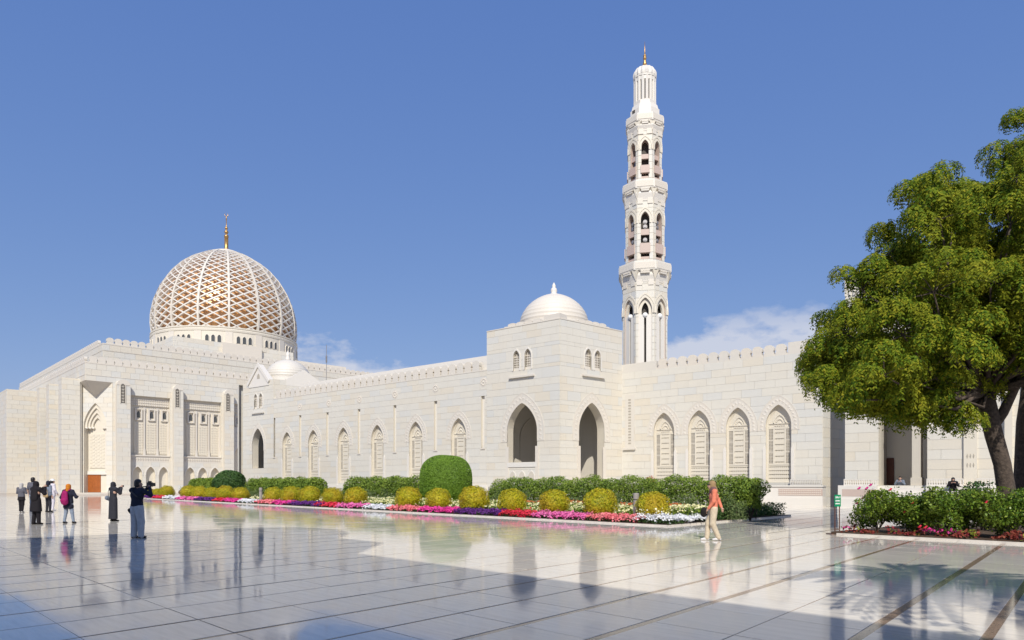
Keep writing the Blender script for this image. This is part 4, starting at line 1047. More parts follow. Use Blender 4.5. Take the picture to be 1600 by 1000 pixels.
    for f, a, b, z, w in ((FH, 0, 74, ZC, 0.0), (FSD, 0, 74, ZC, 0.0), (U, 0, 68, ZU, 0.0), (US, 3, 71, ZU, 0.0)):
        MB().sbox(a, b, z-0.02, z+0.16, w+0.08, w-0.45).build('coping', 'marble_trim', h, Mw=f.M())
        MB().sbox(a, b, z-1.75 if z == ZC else z-1.0, z-1.69 if z == ZC else z-0.94, w+0.09, w-0.1).build('string_course', 'marble_trim', h, Mw=f.M())
    # roofs and inner mass
    def slab(o, a0, a1, b0, b1, z0, z1, nm, mat):
        # a along the front, b back along the side, from the hall's near corner
        pts = [HC+dF*a-dS*b for a, b in ((a0, b0), (a1, b0), (a1, b1), (a0, b1))]
        return MB().prism([(p.x, p.y, z1) for p in pts], [(p.x, p.y, z0) for p in pts]).build(nm, mat, o)
    slab(h, 0.5, 73.5, 0.5, 73.5, ZC-0.7, ZC-0.3, 'roof', 'marble_trim')
    slab(h, 4.5, 74, 4.5, 74, 0, ZC-0.8, 'inner_mass', 'marble_core')
    slab(h, 3.4, 70.6, 3.4, 70.6, ZU-0.5, ZU-0.2, 'roof', 'marble_trim')
    slab(h, -4.5, 74, -4.5, 80, -0.02, 0.16, 'step', 'marble_trim'); slab(h, -3.8, 74, -3.8, 80, 0.15, 0.30, 'step', 'marble_trim')
    # ---- terraces under the dome
    T0 = Vector((-64.3, 130.0)); FT = Face(T0, dF); FT2 = Face(T0-dS*31, dS)
    clad(FT, h, 0, 24.3, 22, 29.7, [], ch=0.9, bl=1.9, depth=0.5, th=0.05, gap=0.016, back=False, core='terrace')
    clad(FT2, h, 0, 31, 22, 29.7, [], ch=0.9, bl=1.9, depth=0.5, th=0.05, gap=0.016, back=False, core='terrace')
    pts = [T0+dF*a-dS*b for a, b in ((0.1, 0.1), (24.2, 0.1), (24.2, 31), (0.1, 31))]
    MB().prism([(p.x, p.y, 29.75) for p in pts], [(p.x, p.y, 22) for p in pts]).build('terrace_mass', 'marble_trim', h)
    pts = [T0+dF*a-dS*b for a, b in ((24.2, 0.6), (37.5, 0.6), (37.5, 31), (24.2, 31))]
    MB().prism([(p.x, p.y, 28.3) for p in pts], [(p.x, p.y, 22) for p in pts]).build('terrace_mass', 'marble_trim', h)
    pts = [T0+dF*a-dS*b for a, b in ((9.0, -0.8), (17, -0.8), (17, 0.2), (9.0, 0.2))]
    MB().prism([(p.x, p.y, 29.72) for p in pts], [(p.x, p.y, 22) for p in pts]).build('terrace_mass', 'marble_trim', h)
    pts = [T0+dF*a-dS*b for a, b in ((37.4, 1.2), (44, 1.2), (44, 31), (37.4, 31))]
    MB().prism([(p.x, p.y, 26.6) for p in pts], [(p.x, p.y, 22) for p in pts]).build('terrace_mass', 'marble_trim', h)
    # ---- great dome: gilded shell inside a stone lattice
    cx, cy = -63.4, 152.0
    prof = [(14.55, 33.0), (14.85, 34.4), (15.0, 36.0), (14.92, 38.0), (14.35, 40.9), (13.25, 43.7), (11.55, 46.5), (9.4, 48.9), (7.2, 50.6), (4.8, 51.9), (2.6, 52.8), (1.0, 53.35), (0.3, 53.6)]
    # arc length table
    S = [0.0]
    for a, b in zip(prof[:-1], prof[1:]): S.append(S[-1]+math.dist(a, b))
    def at(s):
        s = max(0, min(S[-1]-1e-6, s)); i = max(k for k in range(len(S)-1) if S[k] <= s)
        t = (s-S[i])/(S[i+1]-S[i]); r = prof[i][0]+(prof[i+1][0]-prof[i][0])*t; z = prof[i][1]+(prof[i+1][1]-prof[i][1])*t
        return r, z
    def nrm(s):
        a, b = at(s-0.4), at(s+0.4); d = Vector((b[0]-a[0], b[1]-a[1])).normalized(); return Vector((d.y, -d.x))
    Mc = Matrix.Translation((cx, cy, 0))
    s_top = S[9]+0.5
    def bar(th0, slope, wid, dep, name, mat, out=0.0, n=26):
        mb = MB(); V = []; 
        pts = []
        for k in range(n+1):
            s = 0.15+(s_top-0.15)*k/n; r, z = at(s); q = nrm(s); th = th0+slope*s
            er = Vector((math.cos(th), math.sin(th), 0)); N = Vector((er.x*q.x, er.y*q.x, q.y))
            pts.append((Vector((er.x*r, er.y*r, z)), N))
        for k, (p, N) in enumerate(pts):
            T = (pts[min(k+1, n)][0]-pts[max(k-1, 0)][0]).normalized(); B = N.cross(T).normalized()
            wd = wid*(0.55+0.45*min(1, at(0.15+(s_top-0.15)*k/n)[0]/12))
            for a, b in ((-1, out), (1, out), (1, out-dep), (-1, out-dep)): V.append(p+B*(a*wd/2)+N*b)
        Fc = [(0, 3, 2, 1), (4*n, 4*n+1, 4*n+2, 4*n+3)]
        for k in range(n):
            for a in range(4): Fc.append((4*k+a, 4*k+(a+1) % 4, 4*k+4+(a+1) % 4, 4*k+4+a))
        mb.add(V, Fc); me = mb.mesh(name); me.materials.append(MATS[mat]); return me
    dome = MB().lathe([(r-0.95, z-0.25) for r, z in prof[:-3]], 64).build('inner_dome', 'gold_mosaic', h, smooth=True, Mw=Mc)
    rib = bar(0, 0, 0.42, 0.65, 'dome_rib', 'marble_trim', 0.10)
    off = R(2.0)
    for k in range(16): link('dome_rib', rib, h, Mc @ Matrix.Rotation(off+2*math.pi*k/16, 4, 'Z'))
    sl = R(22.5)/3.05
    for sg in (1, -1):
        lb = bar(0, sg*sl, 0.23, 0.46, 'lattice_bar', 'marble_white', 0.0 if sg > 0 else -0.012)
        for k in range(32): link('lattice_bar', lb, h, Mc @ Matrix.Rotation(off+2*math.pi*k/32, 4, 'Z'))
    MB().lathe([(3.9, 52.05), (3.95, 52.35), (2.5, 52.95), (1.0, 53.45), (0.4, 53.7)], 32).build('dome_cap', 'marble_trim', h, smooth=True, Mw=Mc)
    rg = [(14.2, 32.4), (15.05, 32.4), (15.1, 32.75), (14.9, 33.0), (15.05, 33.1), (15.05, 33.35), (14.3, 33.4)]
    MB().lathe(rg, 96).build('dome_ring', 'marble_warm', h, Mw=Mc)
    dr2 = MB().lathe([(15.3, 29.0), (15.3, 29.6), (14.95, 29.7), (14.95, 32.4)], 96).build('drum', 'marble_warm', h, Mw=Mc)
    for k in range(16):
        a0 = off+2*math.pi*(k+0.5)/16
        n_ = Vector((math.cos(a0+math.pi/16), math.sin(a0+math.pi/16)))
        f = Face(Vector((cx, cy))+n_*14.9, Vector((-n_.y, n_.x)))
        MB().sbox(-0.7, 0.7, 29.7, 32.35, 0.14, -0.2).build('drum_pilaster', 'marble_trim', h, Mw=f.M())
        for j in (-1, 0, 1):
            a = a0+j*R(4.4); n_ = Vector((math.cos(a), math.sin(a))); f = Face(Vector((cx, cy))+n_*14.93, Vector((-n_.y, n_.x)))
            ar = Arch(0, 0.34, 30.1, 31.05, 31.55, 2.0, 0.6); m_ = MB(); o, i = ar.outline(8, 0.12), ar.outline(8)
            for q in range(len(o)-1): m_.sprism([o[q], o[q+1], i[q+1], i[q]], 0.14, -0.05)
            w_ = m_.build('drum_window', 'marble_trim', h, Mw=f.M())
            MB().sprism(i, 0.035, 0.0).build('window_pane', 'glass', w_, Mw=f.M())
    fin = [(0.75, 53.4), (0.72, 53.9), (0.62, 54.0), (0.62, 56.7), (0.70, 56.75), (0.70, 57.3), (0.25, 57.4), (0.25, 57.6), (0.62, 57.9), (0.66, 58.25), (0.35, 58.55), (0.2, 58.7), (0.45, 58.95), (0.48, 59.2), (0.25, 59.5), (0.14, 59.7), (0.12, 61.2), (0.2, 61.3), (0.14, 62.2), (0.05, 62.3)]
    fo = MB().lathe([(r*0.66, 53.4+(z-53.4)*0.86) for r, z in fin], 16).build('finial', 'gold', h, smooth=True, Mw=Mc)
    cr = MB(); cr.tube([(0.34*math.cos(t), 0, 61.35+0.34*math.sin(t)) for t in [R(-240+300*k/14-0) for k in range(15)]], [0.02+0.06*math.sin(math.pi*k/14) for k in range(15)], 6)
    cr.build('crescent', 'gold', fo, Mw=Mc @ Matrix.Rotation(R(20), 4, 'Z'))
hall()
mast = MB().tube([(-33.6, 124, 20), (-33.6, 124, 26.8)], 0.05, 6); mast.tube([(-33.6, 124, 23.6), (-33.6, 124, 24.8)], 0.16, 6)
tag(mast.build('antenna_mast', 'grey_metal'), 'thin dark antenna mast behind the hall terrace', 'mast')
flush_stones(300)

# ================================================================== the wing behind the camera, whose shadow lies on the plaza
def rear_wing():
    u = Vector((0.713, 0.701)); v = Vector((-0.7009, 0.7133))
    w = thing('shade_building', 'marble wing with domed end pavilion whose shadow lies across the near paving', 'building', (u*-3+v*5).to_3d())
    def bx(u0, u1, v0, v1, z0, z1, nm, mat='marble_trim'):
        pts = [u*a+v*b for a, b in ((u0, v0), (u1, v0), (u1, v1), (u0, v1))]
        return MB().prism([(p.x, p.y, z1) for p in pts], [(p.x, p.y, z0) for p in pts]).build(nm, mat, w)
    hgt = WING_H
    bx(-9, WING_U, -12, 13.0, 0, hgt, 'wall'); bx(-9.2, WING_U+0.15, -12.2, 13.0, hgt, hgt+0.3, 'coping')
    bx(-8.5, WING_U+0.4, 4.2, 13.0, 0, hgt+2.6, 'pavilion')
    c = u*(-3.8)+v*8.6; hgt += 1.4
    d = MB().lathe([(3.3, hgt+1.0), (3.3, hgt+2.0)] + dome_prof(3.25, 3.0, hgt+2.0, 14, 0.2), 36, (c.x, c.y)).build('dome', 'marble_white', w)
    MB().lathe([(0.3, hgt+4.9), (0.3, hgt+5.4), (0.05, hgt+6.2)], 10, (c.x, c.y)).build('finial', 'marble_white', d)
WING_U, WING_H = -1.6, 12.7
rear_wing()

# ================================================================== foliage helpers
def leaf_cards(P, size, wid=0.45, up=0.3, N=None, jitter=0.35):
    """diamond leaves at points P; they face roughly along N (or anywhere)"""
    n = len(P); rng = RNG
    if N is None: N = rng.normal(size=(n, 3)); N[:, 2] += up
    else: N = N + rng.normal(scale=jitter, size=(n, 3))
    N /= np.linalg.norm(N, axis=1, keepdims=True)+1e-9
    T = rng.normal(size=(n, 3)); T -= N*np.sum(T*N, axis=1, keepdims=True); T /= np.linalg.norm(T, axis=1, keepdims=True)+1e-9
    B = np.cross(N, T); L = size*(0.7+0.6*rng.random((n, 1)))
    V = np.empty((n, 4, 3)); V[:, 0] = P-T*L*0.5; V[:, 1] = P+B*L*wid*0.5+N*L*0.06; V[:, 2] = P+T*L*0.5; V[:, 3] = P-B*L*wid*0.5+N*L*0.06
    Q = np.arange(n*4).reshape(n, 4); return V.reshape(-1, 3), Q
def join(parts):
    Vs = []; Qs = []; o = 0
    for V, Q in parts: Vs.append(V); Qs.append(Q+o); o += len(V)
    return np.concatenate(Vs), np.concatenate(Qs)
def cube_sphere(n=6):
    Vs = []; Qs = []
    g = np.linspace(-1, 1, n+1)
    for ax in range(3):
        for sg in (-1, 1):
            A, Bm = np.meshgrid(g, g, indexing='ij'); V = np.zeros(((n+1)**2, 3)); V[:, ax] = sg; V[:, (ax+1) % 3] = A.ravel(); V[:, (ax+2) % 3] = Bm.ravel()
            V /= np.linalg.norm(V, axis=1, keepdims=True); b = len(Vs)*(n+1)**2; Vs.append(V)
            for i in range(n):
                for j in range(n): q = [i*(n+1)+j, (i+1)*(n+1)+j, (i+1)*(n+1)+j+1, i*(n+1)+j+1]; Qs.append([b+x for x in q])
    return np.concatenate(Vs), np.array(Qs)
CSV, CSQ = cube_sphere(7)
def lumpy(D, seed, amp, freq=3.0):
    rng = np.random.default_rng(seed); out = np.zeros(len(D))
    for k in range(7):
        d = rng.normal(size=3); out += np.sin(D @ d*freq + rng.random()*6.28)/7**0.5
    return amp*out
def dirs(n):
    D = RNG.normal(size=(n, 3)); return D/np.linalg.norm(D, axis=1, keepdims=True)
def superell(D, rad, e):
    """radius of a superellipsoid in directions D"""
    q = np.abs(D/np.array(rad)); s = (q**e).sum(axis=1)**(-1/e); return s
def bush(name, c, rad, n, leaf, mat, e=2.0, amp=0.05, shell=0.12, seed=1, wid=0.5, core=True, parent=None, zmin=None, freq=3.0, jit=0.45):
    D = dirs(n); s = superell(D, rad, e)*(1+lumpy(D, seed, amp, freq)); s = s*(1-shell*RNG.random(n)**2)
    P = D*s[:, None]+np.array(c); nrm = D/np.array(rad)**1.0; nrm /= np.linalg.norm(nrm, axis=1, keepdims=True)
    if zmin is not None: k = P[:, 2] > zmin; P, nrm = P[k], nrm[k]
    parts = [leaf_cards(P, leaf, wid, N=nrm, jitter=jit)]
    if core:
        s2 = superell(CSV, rad, e)*(1+lumpy(CSV, seed, amp, freq))*(1-shell*0.9-0.03); V = CSV*s2[:, None]+np.array(c)
        if zmin is not None: V[:, 2] = np.maximum(V[:, 2], zmin)
        parts.append((V, CSQ))
    V, Q = join(parts); me = np_mesh(name, V, Q); me.materials.append(MATS[mat]); return me

# ================================================================== the long flower garden
Cg = Vector((5.83, 25.55)); gV = (Vector((-40.0, 74.4))-Cg).normalized(); gU = Vector((0.69, 0.724)).normalized()
FG = Face(Cg+gV*66, -gV)                                   # front kerb seen from the plaza, s=66 at the right corner
GL = 66.0
def gp(s, back, z=0.0): p = FG.at(s) - FG.n.to_3d()*back; return Vector((p.x, p.y, z))
def garden():
    # soil and kerb
    pts = [gp(0, 0.1), gp(GL-0.1, 0.1)] + [(Cg+gU*11.6).to_3d(), (Cg+gU*11.6+gV*60).to_3d()]
    MB().prism([(p.x, p.y, 0.07) for p in pts], [(p.x, p.y, -0.03) for p in pts]).build('garden_soil', 'soil', None, 'structure')
    kb = MB(); e0, e1, e2 = gp(0, 0), gp(GL, 0), (Cg+gU*11.6).to_3d()
    def strip(a, b, w):
        d = (b-a).normalized(); q = Vector((-d.y, d.x, 0))*w
        kb.prism([(*(x.xy), 0.055) for x in (a, b, b+q, a+q)], [(*(x.xy), -0.03) for x in (a, b, b+q, a+q)])
    strip(e0, e1, 0.09); strip(e1, e2, 0.09)
    tag(kb.build('garden_kerb', 'kerb_stone'), kind='structure')
    # petunia ribbon: colours change along the kerb
    segs = [(220, 237, 'purple'), (237, 252, 'red'), (252, 272, 'white'), (272, 302, 'pink'), (302, 330, 'purple'), (330, 345, 'red'), (345, 370, 'magenta'), (370, 396, 'white'), (396, 422, 'coral'), (422, 448, 'magenta'), (448, 498, 'purple'), (488, 524, 'red'), (522, 566, 'pink'),
            (565, 602, 'white'), (602, 653, 'coral'), (651, 708, 'magenta'), (706, 779, 'purple'), (778, 830, 'red'), (828, 915, 'pink'), (911, 996, 'coral'), (985, 1062, 'white')]
    says = {'purple': 'dark purple', 'red': 'crimson red', 'white': 'pure white', 'pink': 'bright pink', 'coral': 'coral pink', 'magenta': 'deep magenta'}
    near = {220: 'at the far left end of the kerb', 237: 'next to the leftmost purple patch', 252: 'nearest the far left end', 272: 'left of the dark round bush', 302: 'in front of the dark round bush', 330: 'below the dark round bush', 345: 'left of the far bollard', 370: 'left of the far bollard, below it', 396: 'in front of the far bollard', 422: 'right of the far bollard',
            448: 'in front of the left hedge', 488: 'right of the purple patch by the left hedge', 522: 'left of the middle white patch', 565: 'in the middle of the kerb', 602: 'right of the middle white patch', 651: 'in front of the big round topiary', 706: 'right of the big round topiary', 778: 'below the fifth golden ball', 828: 'below the third golden ball', 911: 'left of the near bollard', 985: 'at the corner beside the walking woman'}
    for a, b, cname in segs:
        s0, s1 = FG.sp(a), min(FG.sp(b), GL-0.05) if b < 1050 else GL+0.0
        L = s1-s0; dep = 1.0 if cname != 'white' else 0.9
        area = L*dep; dist = gp((s0+s1)/2, 0).length
        n = int(area*(420 if dist < 34 else 240 if dist < 50 else 130)); size = 0.085 if dist < 34 else 0.11 if dist < 50 else 0.15
        t = RNG.random(n); bk = 0.02+RNG.random(n)*dep*(0.85+0.3*np.sin(t*9+a)) + (0 if cname != 'white' else 0.0)
        if b > 1050: n = n*5; t = RNG.random(n); bk = 0.02+RNG.random(n)**0.8*3.4   # the last white patch turns the corner
        O = np.array(FG.O); d = np.array(FG.d); nn = np.array(FG.n)
        ss = s0+t*L
        P = np.zeros((n, 3)); P[:, :2] = O + d*ss[:, None] - nn*bk[:, None]
        hz = 0.19+0.12*np.sin(np.clip((bk-0.05)/dep, 0, 1)*math.pi)+RNG.normal(scale=0.045, size=n)+0.03*np.sin(ss*7+bk*5); P[:, 2] = np.maximum(hz+(0.06 if b > 1050 else 0), 0.09)
        V, Q = leaf_cards(P, size, 0.95, N=np.tile(np.array([0.0, -0.35, 1.0]), (n, 1)), jitter=0.45)
        me = np_mesh('petunia_patch', V, Q); me.materials.append(MATS['petal_'+cname])
        tag(link('petunia_patch', me, kind='stuff'), '%s petunias %s' % (says[cname], near[a]), 'flowers')
    # green leaves below all the petunias
    n = 16000; ss = FG.sp(215)+RNG.random(n)**0.7*(GL-FG.sp(215)); bk = 0.08+RNG.random(n)*1.25
    P = np.zeros((n, 3)); P[:, :2] = np.array(FG.O)+np.array(FG.d)*ss[:, None]-np.array(FG.n)*bk[:, None]; P[:, 2] = 0.08+RNG.random(n)*0.13
    V, Q = leaf_cards(P, 0.09, 0.6, up=1.0); me = np_mesh('petunia_leaves', V, Q); me.materials.append(MATS['bedding_leaf'])
    tag(link('petunia_leaves', me, kind='stuff'), 'low green leaves under the ribbon of petunias', 'ground cover')
    # pale yellow flowers behind the golden balls
    n = 30000; s_lo = FG.sp(520); ss = s_lo+RNG.random(n)*(GL-0.15-s_lo); bk = 1.2+RNG.random(n)*2.6
    kk = RNG.random(n) < 1; P = np.zeros((n, 3)); P[:, :2] = np.array(FG.O)+np.array(FG.d)*ss[:, None]-np.array(FG.n)*bk[:, None]
    top = 0.42+0.22*np.clip((bk-1.2)/1.4, 0, 1)+0.07*np.sin(ss*2.1)*np.sin(bk*3+ss); P[:, 2] = 0.08+(top-0.08)*RNG.random(n)**0.6
    cut = ~((GL-ss < 3.2) & (bk < 2.4)); P = P[cut]
    V, Q = leaf_cards(P, 0.11, 0.45, up=0.4); me = np_mesh('marigold_leaves', V, Q); me.materials.append(MATS['hedge_leaf'])
    tag(link('marigold_leaves', me, kind='stuff'), 'leafy green bedding behind the golden balls', 'bedding plants')
    def heads(n, s_lo, s_hi, b0, b1, mat, nm, lab, size=0.085, dz=0.05):
        ss = s_lo+RNG.random(n)*(s_hi-s_lo); bk = b0+RNG.random(n)*(b1-b0)
        P = np.zeros((n, 3)); P[:, :2] = np.array(FG.O)+np.array(FG.d)*ss[:, None]-np.array(FG.n)*bk[:, None]
        P[:, 2] = 0.42+0.22*np.clip((bk-1.2)/1.4, 0, 1)+0.07*np.sin(ss*2.1)*np.sin(bk*3+ss)+dz-0.10*RNG.random(n)
        parts = [leaf_cards(P+RNG.normal(scale=0.012, size=P.shape), size, 0.95, N=np.tile(np.array([0.0, -0.4, 0.8]), (n, 1)), jitter=0.7) for _ in range(2)]
        V, Q = join(parts); me = np_mesh(nm, V, Q); me.materials.append(MATS[mat]); tag(link(nm, me, kind='stuff'), lab, 'flowers')
    heads(2300, s_lo, GL-3.0, 1.15, 3.3, 'petal_yellow', 'pale_yellow_flowers', 'pale yellow flower heads filling the bed behind the golden balls')
    heads(260, FG.sp(360), FG.sp(480), 1.2, 2.6, 'petal_yellow', 'far_yellow_flowers', 'pale yellow flower heads beside the far bollard', 0.13)
    heads(420, GL-3.2, GL-0.3, 2.5, 3.4, 'petal_yellow', 'pale_yellow_flowers', 'pale yellow flower heads behind the walking woman', dz=0.05)
    heads(700, FG.sp(690), GL-2, 3.6, 4.4, 'petal_orange', 'orange_flowers', 'orange flowers between the yellow bed and the hedge', 0.08, 0.08)
    # strip of darker plants on the short right side
    n = 9000; a = 3.2+RNG.random(n)*8.1; b = 0.1+RNG.random(n)*1.5; P = np.zeros((n, 3))
    P[:, :2] = np.array(Cg)+np.array(gU)*a[:, None]+np.array(gV)*b[:, None]; P[:, 2] = 0.08+RNG.random(n)*(0.50+0.10*np.sin(a*3))
    V, Q = leaf_cards(P, 0.10, 0.5, up=0.5); me = np_mesh('edge_plants', V, Q); me.materials.append(MATS['dark_leaf'])
    tag(link('edge_plants', me, kind='stuff'), 'dark green edging plants on the short right side of the flower garden', 'bedding plants')
    n = 240; a = RNG.random(n)*11; b = 0.2+RNG.random(n)*1.4; P = np.zeros((n, 3)); P[:, :2] = np.array(Cg)+np.array(gU)*a[:, None]+np.array(gV)*b[:, None]; P[:, 2] = 0.45+RNG.random(n)*0.2
    V, Q = leaf_cards(P, 0.085, 0.9, up=0.8); me = np_mesh('edge_flowers', V, Q); me.materials.append(MATS['petal_yellow']); tag(link('edge_flowers', me, kind='stuff'), 'scattered yellow flowers on the short right side of the garden', 'flowers')
    # dark clipped low hedge behind that strip
    p0 = Cg+gU*9.5+gV*2.2
    me = bush('low_hedge', (0, 0, 0.55), (1.6, 0.7, 0.5), 5000, 0.06, 'dark_leaf', 5, 0.02, 0.1, 5)
    o = link('low_hedge', me, None, Matrix.Translation((p0.x, p0.y, 0)) @ Matrix.Rotation(math.atan2(gU.y, gU.x), 4, 'Z')); tag(o, 'low dark clipped hedge at the right end of the garden near the plinth', 'hedge')
    # golden clipped balls
    xs = [(232, 16), (246, 16), (261, 22), (295, 22), (312, 22), (331, 22), (352, 25), (376, 24), (427, 28), (455, 29), (484, 31), (520, 30), (556, 34), (638, 38), (685, 40), (741, 43), (800, 44), (866, 46), (938, 48), (1020, 50)]
    proto = [bush('golden_shrub', (0, 0, 0), (1, 1, 0.92), 4600, 0.10, 'golden_leaf', 2.25, 0.05, 0.17, sd, freq=4.5) for sd in (3, 4)]
    ordn = ['first', 'second', 'third', 'fourth', 'fifth', 'sixth', 'seventh', 'eighth', 'ninth', 'tenth', 'eleventh', 'twelfth', 'thirteenth', 'fourteenth', 'fifteenth', 'sixteenth', 'seventeenth', 'eighteenth', 'nineteenth', 'twentieth']
    for k, (px, wpx) in enumerate(reversed(xs)):
        bk = 1.15; s = FG.sp(px, -bk); p = gp(s, bk); r = wpx*p.y/F/2*1.08
        r = min(r, 0.82)*random.uniform(0.93, 1.06); o = link('golden_shrub', proto[k % 2], None, Matrix.Translation((p.x, p.y, 0.06+r*0.86)) @ Matrix.Rotation(k*1.7, 4, 'Z') @ Matrix.Scale(r, 4))
        tag(o, 'clipped golden ball shrub, %s of the row counted from the walking woman' % ordn[k], 'shrub', 'golden ball shrubs along the kerb')
    # big topiary dome
    p = ground(697, 795); me = bush('topiary_dome', (0, 0, 1.62), (1.62, 1.62, 1.70), 42000, 0.08, 'topiary_leaf', 2.9, 0.016, 0.07, 8, zmin=0.05)
    q = FG.O - FG.n*6.0; f6 = Face((FG.O-FG.n*5.2), FG.d); s = f6.sp(697); pp = f6.at(s); sc = 81*pp.y/F/3.24
    o = link('topiary_dome', me, None, Matrix.Translation((pp.x, pp.y, 0)) @ Matrix.Scale(sc, 4)); tag(o, 'big bright green topiary clipped into a tall smooth dome', 'topiary bush')
    f7 = Face((FG.O-FG.n*5.0), FG.d); s = f7.sp(358); pp = f7.at(s); r = 48*pp.y/F/2
    me = bush('round_bush', (0, 0, 0), (r, r, r*0.85), 9000, 0.17, 'dark_leaf', 2.3, 0.04, 0.1, 9); o = link('round_bush', me, None, Matrix.Translation((pp.x, pp.y, max(r*0.8, EYE+(HY-756)*pp.y/F)))); tag(o, 'dark green round bush in front of the far pavilion', 'bush')
    # loose hedges
    def hedge(px0, px1, back, top_px, width, lab, leaf=0.11, dens=1.0, seed=1):
        f = Face((FG.O-FG.n*back), FG.d); s0, s1 = f.sp(px0), f.sp(px1); L = s1-s0
        ztop = EYE+(HY-top_px)*f.at((s0+s1)/2).y/F
        h = thing('hedge', lab, 'hedge', f.at((s0+s1)/2), 'loose green hedges against the gallery')
        n = int(L*2300*dens); t = RNG.random(n)*L
        q = RNG.random((n, 2)); y = (q[:, 0]*2-1); zz = q[:, 1]
        shape = np.sqrt(np.clip(1-np.abs(y)**3.0, 0, 1))
        wob = 0.10*np.sin(t*2.3+seed)+0.08*np.sin(t*5.1+seed*2)+0.05*np.sin(t*11)
        endf = np.clip(np.minimum(t, L-t)/0.8, 0, 1)**0.45
        zlo = 0.55; z = zlo+(ztop-zlo)*(zz**0.55)*shape*endf+wob*(zz > 0.6)
        P = np.zeros((n, 3)); b = y*width/2*(0.75+0.35*zz)*endf
        P[:, :2] = np.array(f.O)+np.array(f.d)*(s0+t)[:, None]+np.array(f.n)*b[:, None]; P[:, 2] = z
        nn_ = np.tile(np.array([f.n.x*0.5, f.n.y*0.5, 0.9]), (n, 1)); V, Q = leaf_cards(P, leaf, 0.5, N=nn_, jitter=0.7); me = np_mesh('foliage', V, Q); me.materials.append(MATS['hedge_leaf']); link('foliage', me, h)
        # shoots standing out of the top
        m = int(L*14); st = MB()
        for k in range(int(L*5)):
            s = s0+random.random()*L; a = f.at(s, random.uniform(-.3, .3)*width)
            st.tube([(a.x, a.y, 0.05), (a.x+random.uniform(-.15, .15), a.y+random.uniform(-.15, .15), ztop*0.75)], [0.022, 0.012], 5)
        st.build('stems', 'bark', h)
        n2 = int(L*700*dens); t = RNG.random(n2)*L; P = np.zeros((n2, 3))
        P[:, :2] = np.array(f.O)+np.array(f.d)*(s0+t)[:, None]+np.array(f.n)*(width*0.5+RNG.random(n2)*0.6)[:, None]
        P[:, 2] = 0.1+RNG.random(n2)**1.2*(0.75+0.3*np.sin(t*3+seed)+0.2*np.sin(t*7.7))
        V, Q = leaf_cards(P, leaf*1.25, 0.22, up=0.1); me = np_mesh('grassy_fringe', V, Q); me.materials.append(MATS['herb_leaf']); link('grassy_fringe', me, h)
        return h
    hedge(768, 1186, 6.2, 747, 1.7, 'long loose green hedge in front of the corner pavilion, from topiary to walking woman', 0.10, 1.35, 2)
    hedge(541, 662, 6.4, 746, 1.7, 'loose green hedge left of the big topiary dome', 0.13, 0.9, 4)
    hedge(390, 506, 6.4, 748, 1.7, 'loose green hedge right of the dark round bush', 0.16, 0.75, 6)
    hedge(300, 342, 6.0, 748, 1.6, 'loose green hedge left of the dark round bush', 0.18, 0.75, 7)
    # dark bush closing the long hedge
    f = Face((FG.O-FG.n*6.4), FG.d); pp = f.at(f.sp(1172)); b = thing('end_bush', 'dark leafy spreading bush at the right end of the long hedge', 'bush', pp)
    me = bush('foliage', (0, 0, 1.35), (0.72, 0.7, 0.5), 3200, 0.12, 'hedge_leaf', 2.0, 0.18, 0.55, 12, core=False, freq=4); link('foliage', me, b, Matrix.Translation(pp))
    st = MB()
    for k in range(7): st.tube([(pp.x, pp.y, 0), (pp.x+random.uniform(-.2, .2), pp.y, 0.5), (pp.x+random.uniform(-.7, .7), pp.y+random.uniform(-.4, .4), 1.3)], [0.04, 0.03, 0.015], 6)
    st.build('stems', 'bark', b)
    # red flower showing over the hedge
    f = Face((FG.O-FG.n*7.4), FG.d); pp = f.at(f.sp(1016)); me = bush('red_shrub', (pp.x, pp.y, 1.6), (0.3, 0.3, 0.42), 700, 0.09, 'petal_orange', 2, 0.1, 0.4, 3, core=False)
    tag(link('red_shrub', me), 'rust red flowering shrub tip above the long hedge', 'shrub')
    # bollards
    def bollard(px, back, top_px, wpx, lab):
        f = Face((FG.O-FG.n*back), FG.d); pp = f.at(f.sp(px)); r = wpx*pp.y/F/2; zt = EYE+(HY-top_px)*pp.y/F
        b = thing('bollard_light', lab, 'bollard', pp, 'round concrete bollard lights')
        MB().lathe([(r, 0.02), (r, zt-0.30), (r*0.97, zt-0.29)], 20, (pp.x, pp.y)).build('post', 'concrete', b)
        MB().lathe([(r*0.9, zt-0.29), (r*0.9, zt-0.24)], 16, (pp.x, pp.y)).build('light_slot', 'opening_shade', b)
        MB().lathe([(r, zt-0.24), (r, zt-0.03), (r*0.93, zt), (0.01, zt+0.005)], 20, (pp.x, pp.y)).build('cap', 'concrete', b)
    bollard(994, 0.95, 770.5, 9.2, 'concrete bollard light between the two nearest golden balls')
    bollard(407.5, 0.8, 762, 5, 'concrete bollard light left of the far yellow flowers')
    bollard(929, 4.4, 770, 6, 'concrete bollard light at the foot of the long hedge')
    bollard(690, 3.6, 768, 5, 'concrete bollard light at the foot of the topiary dome')
    # small ground floodlights at the wall foot
    for px, py, lab in ((282, 757, 'small hooded floodlight at the foot of the great hall'), (524, 766, 'small hooded floodlight in the gap between the two left hedges')):
        f = Face((FG.O-FG.n*4.5), FG.d); pp = f.at(f.sp(px)); t = thing('floodlight', lab, 'lamp', pp)
        MB().lathe([(0.05, 0.02), (0.05, 0.5)], 8, (pp.x, pp.y)).build('stem', 'brown_metal', t)
        MB().sphere((pp.x, pp.y, 0.62), 0.24, 12, 8).build('hood', 'brown_metal', t)
garden()

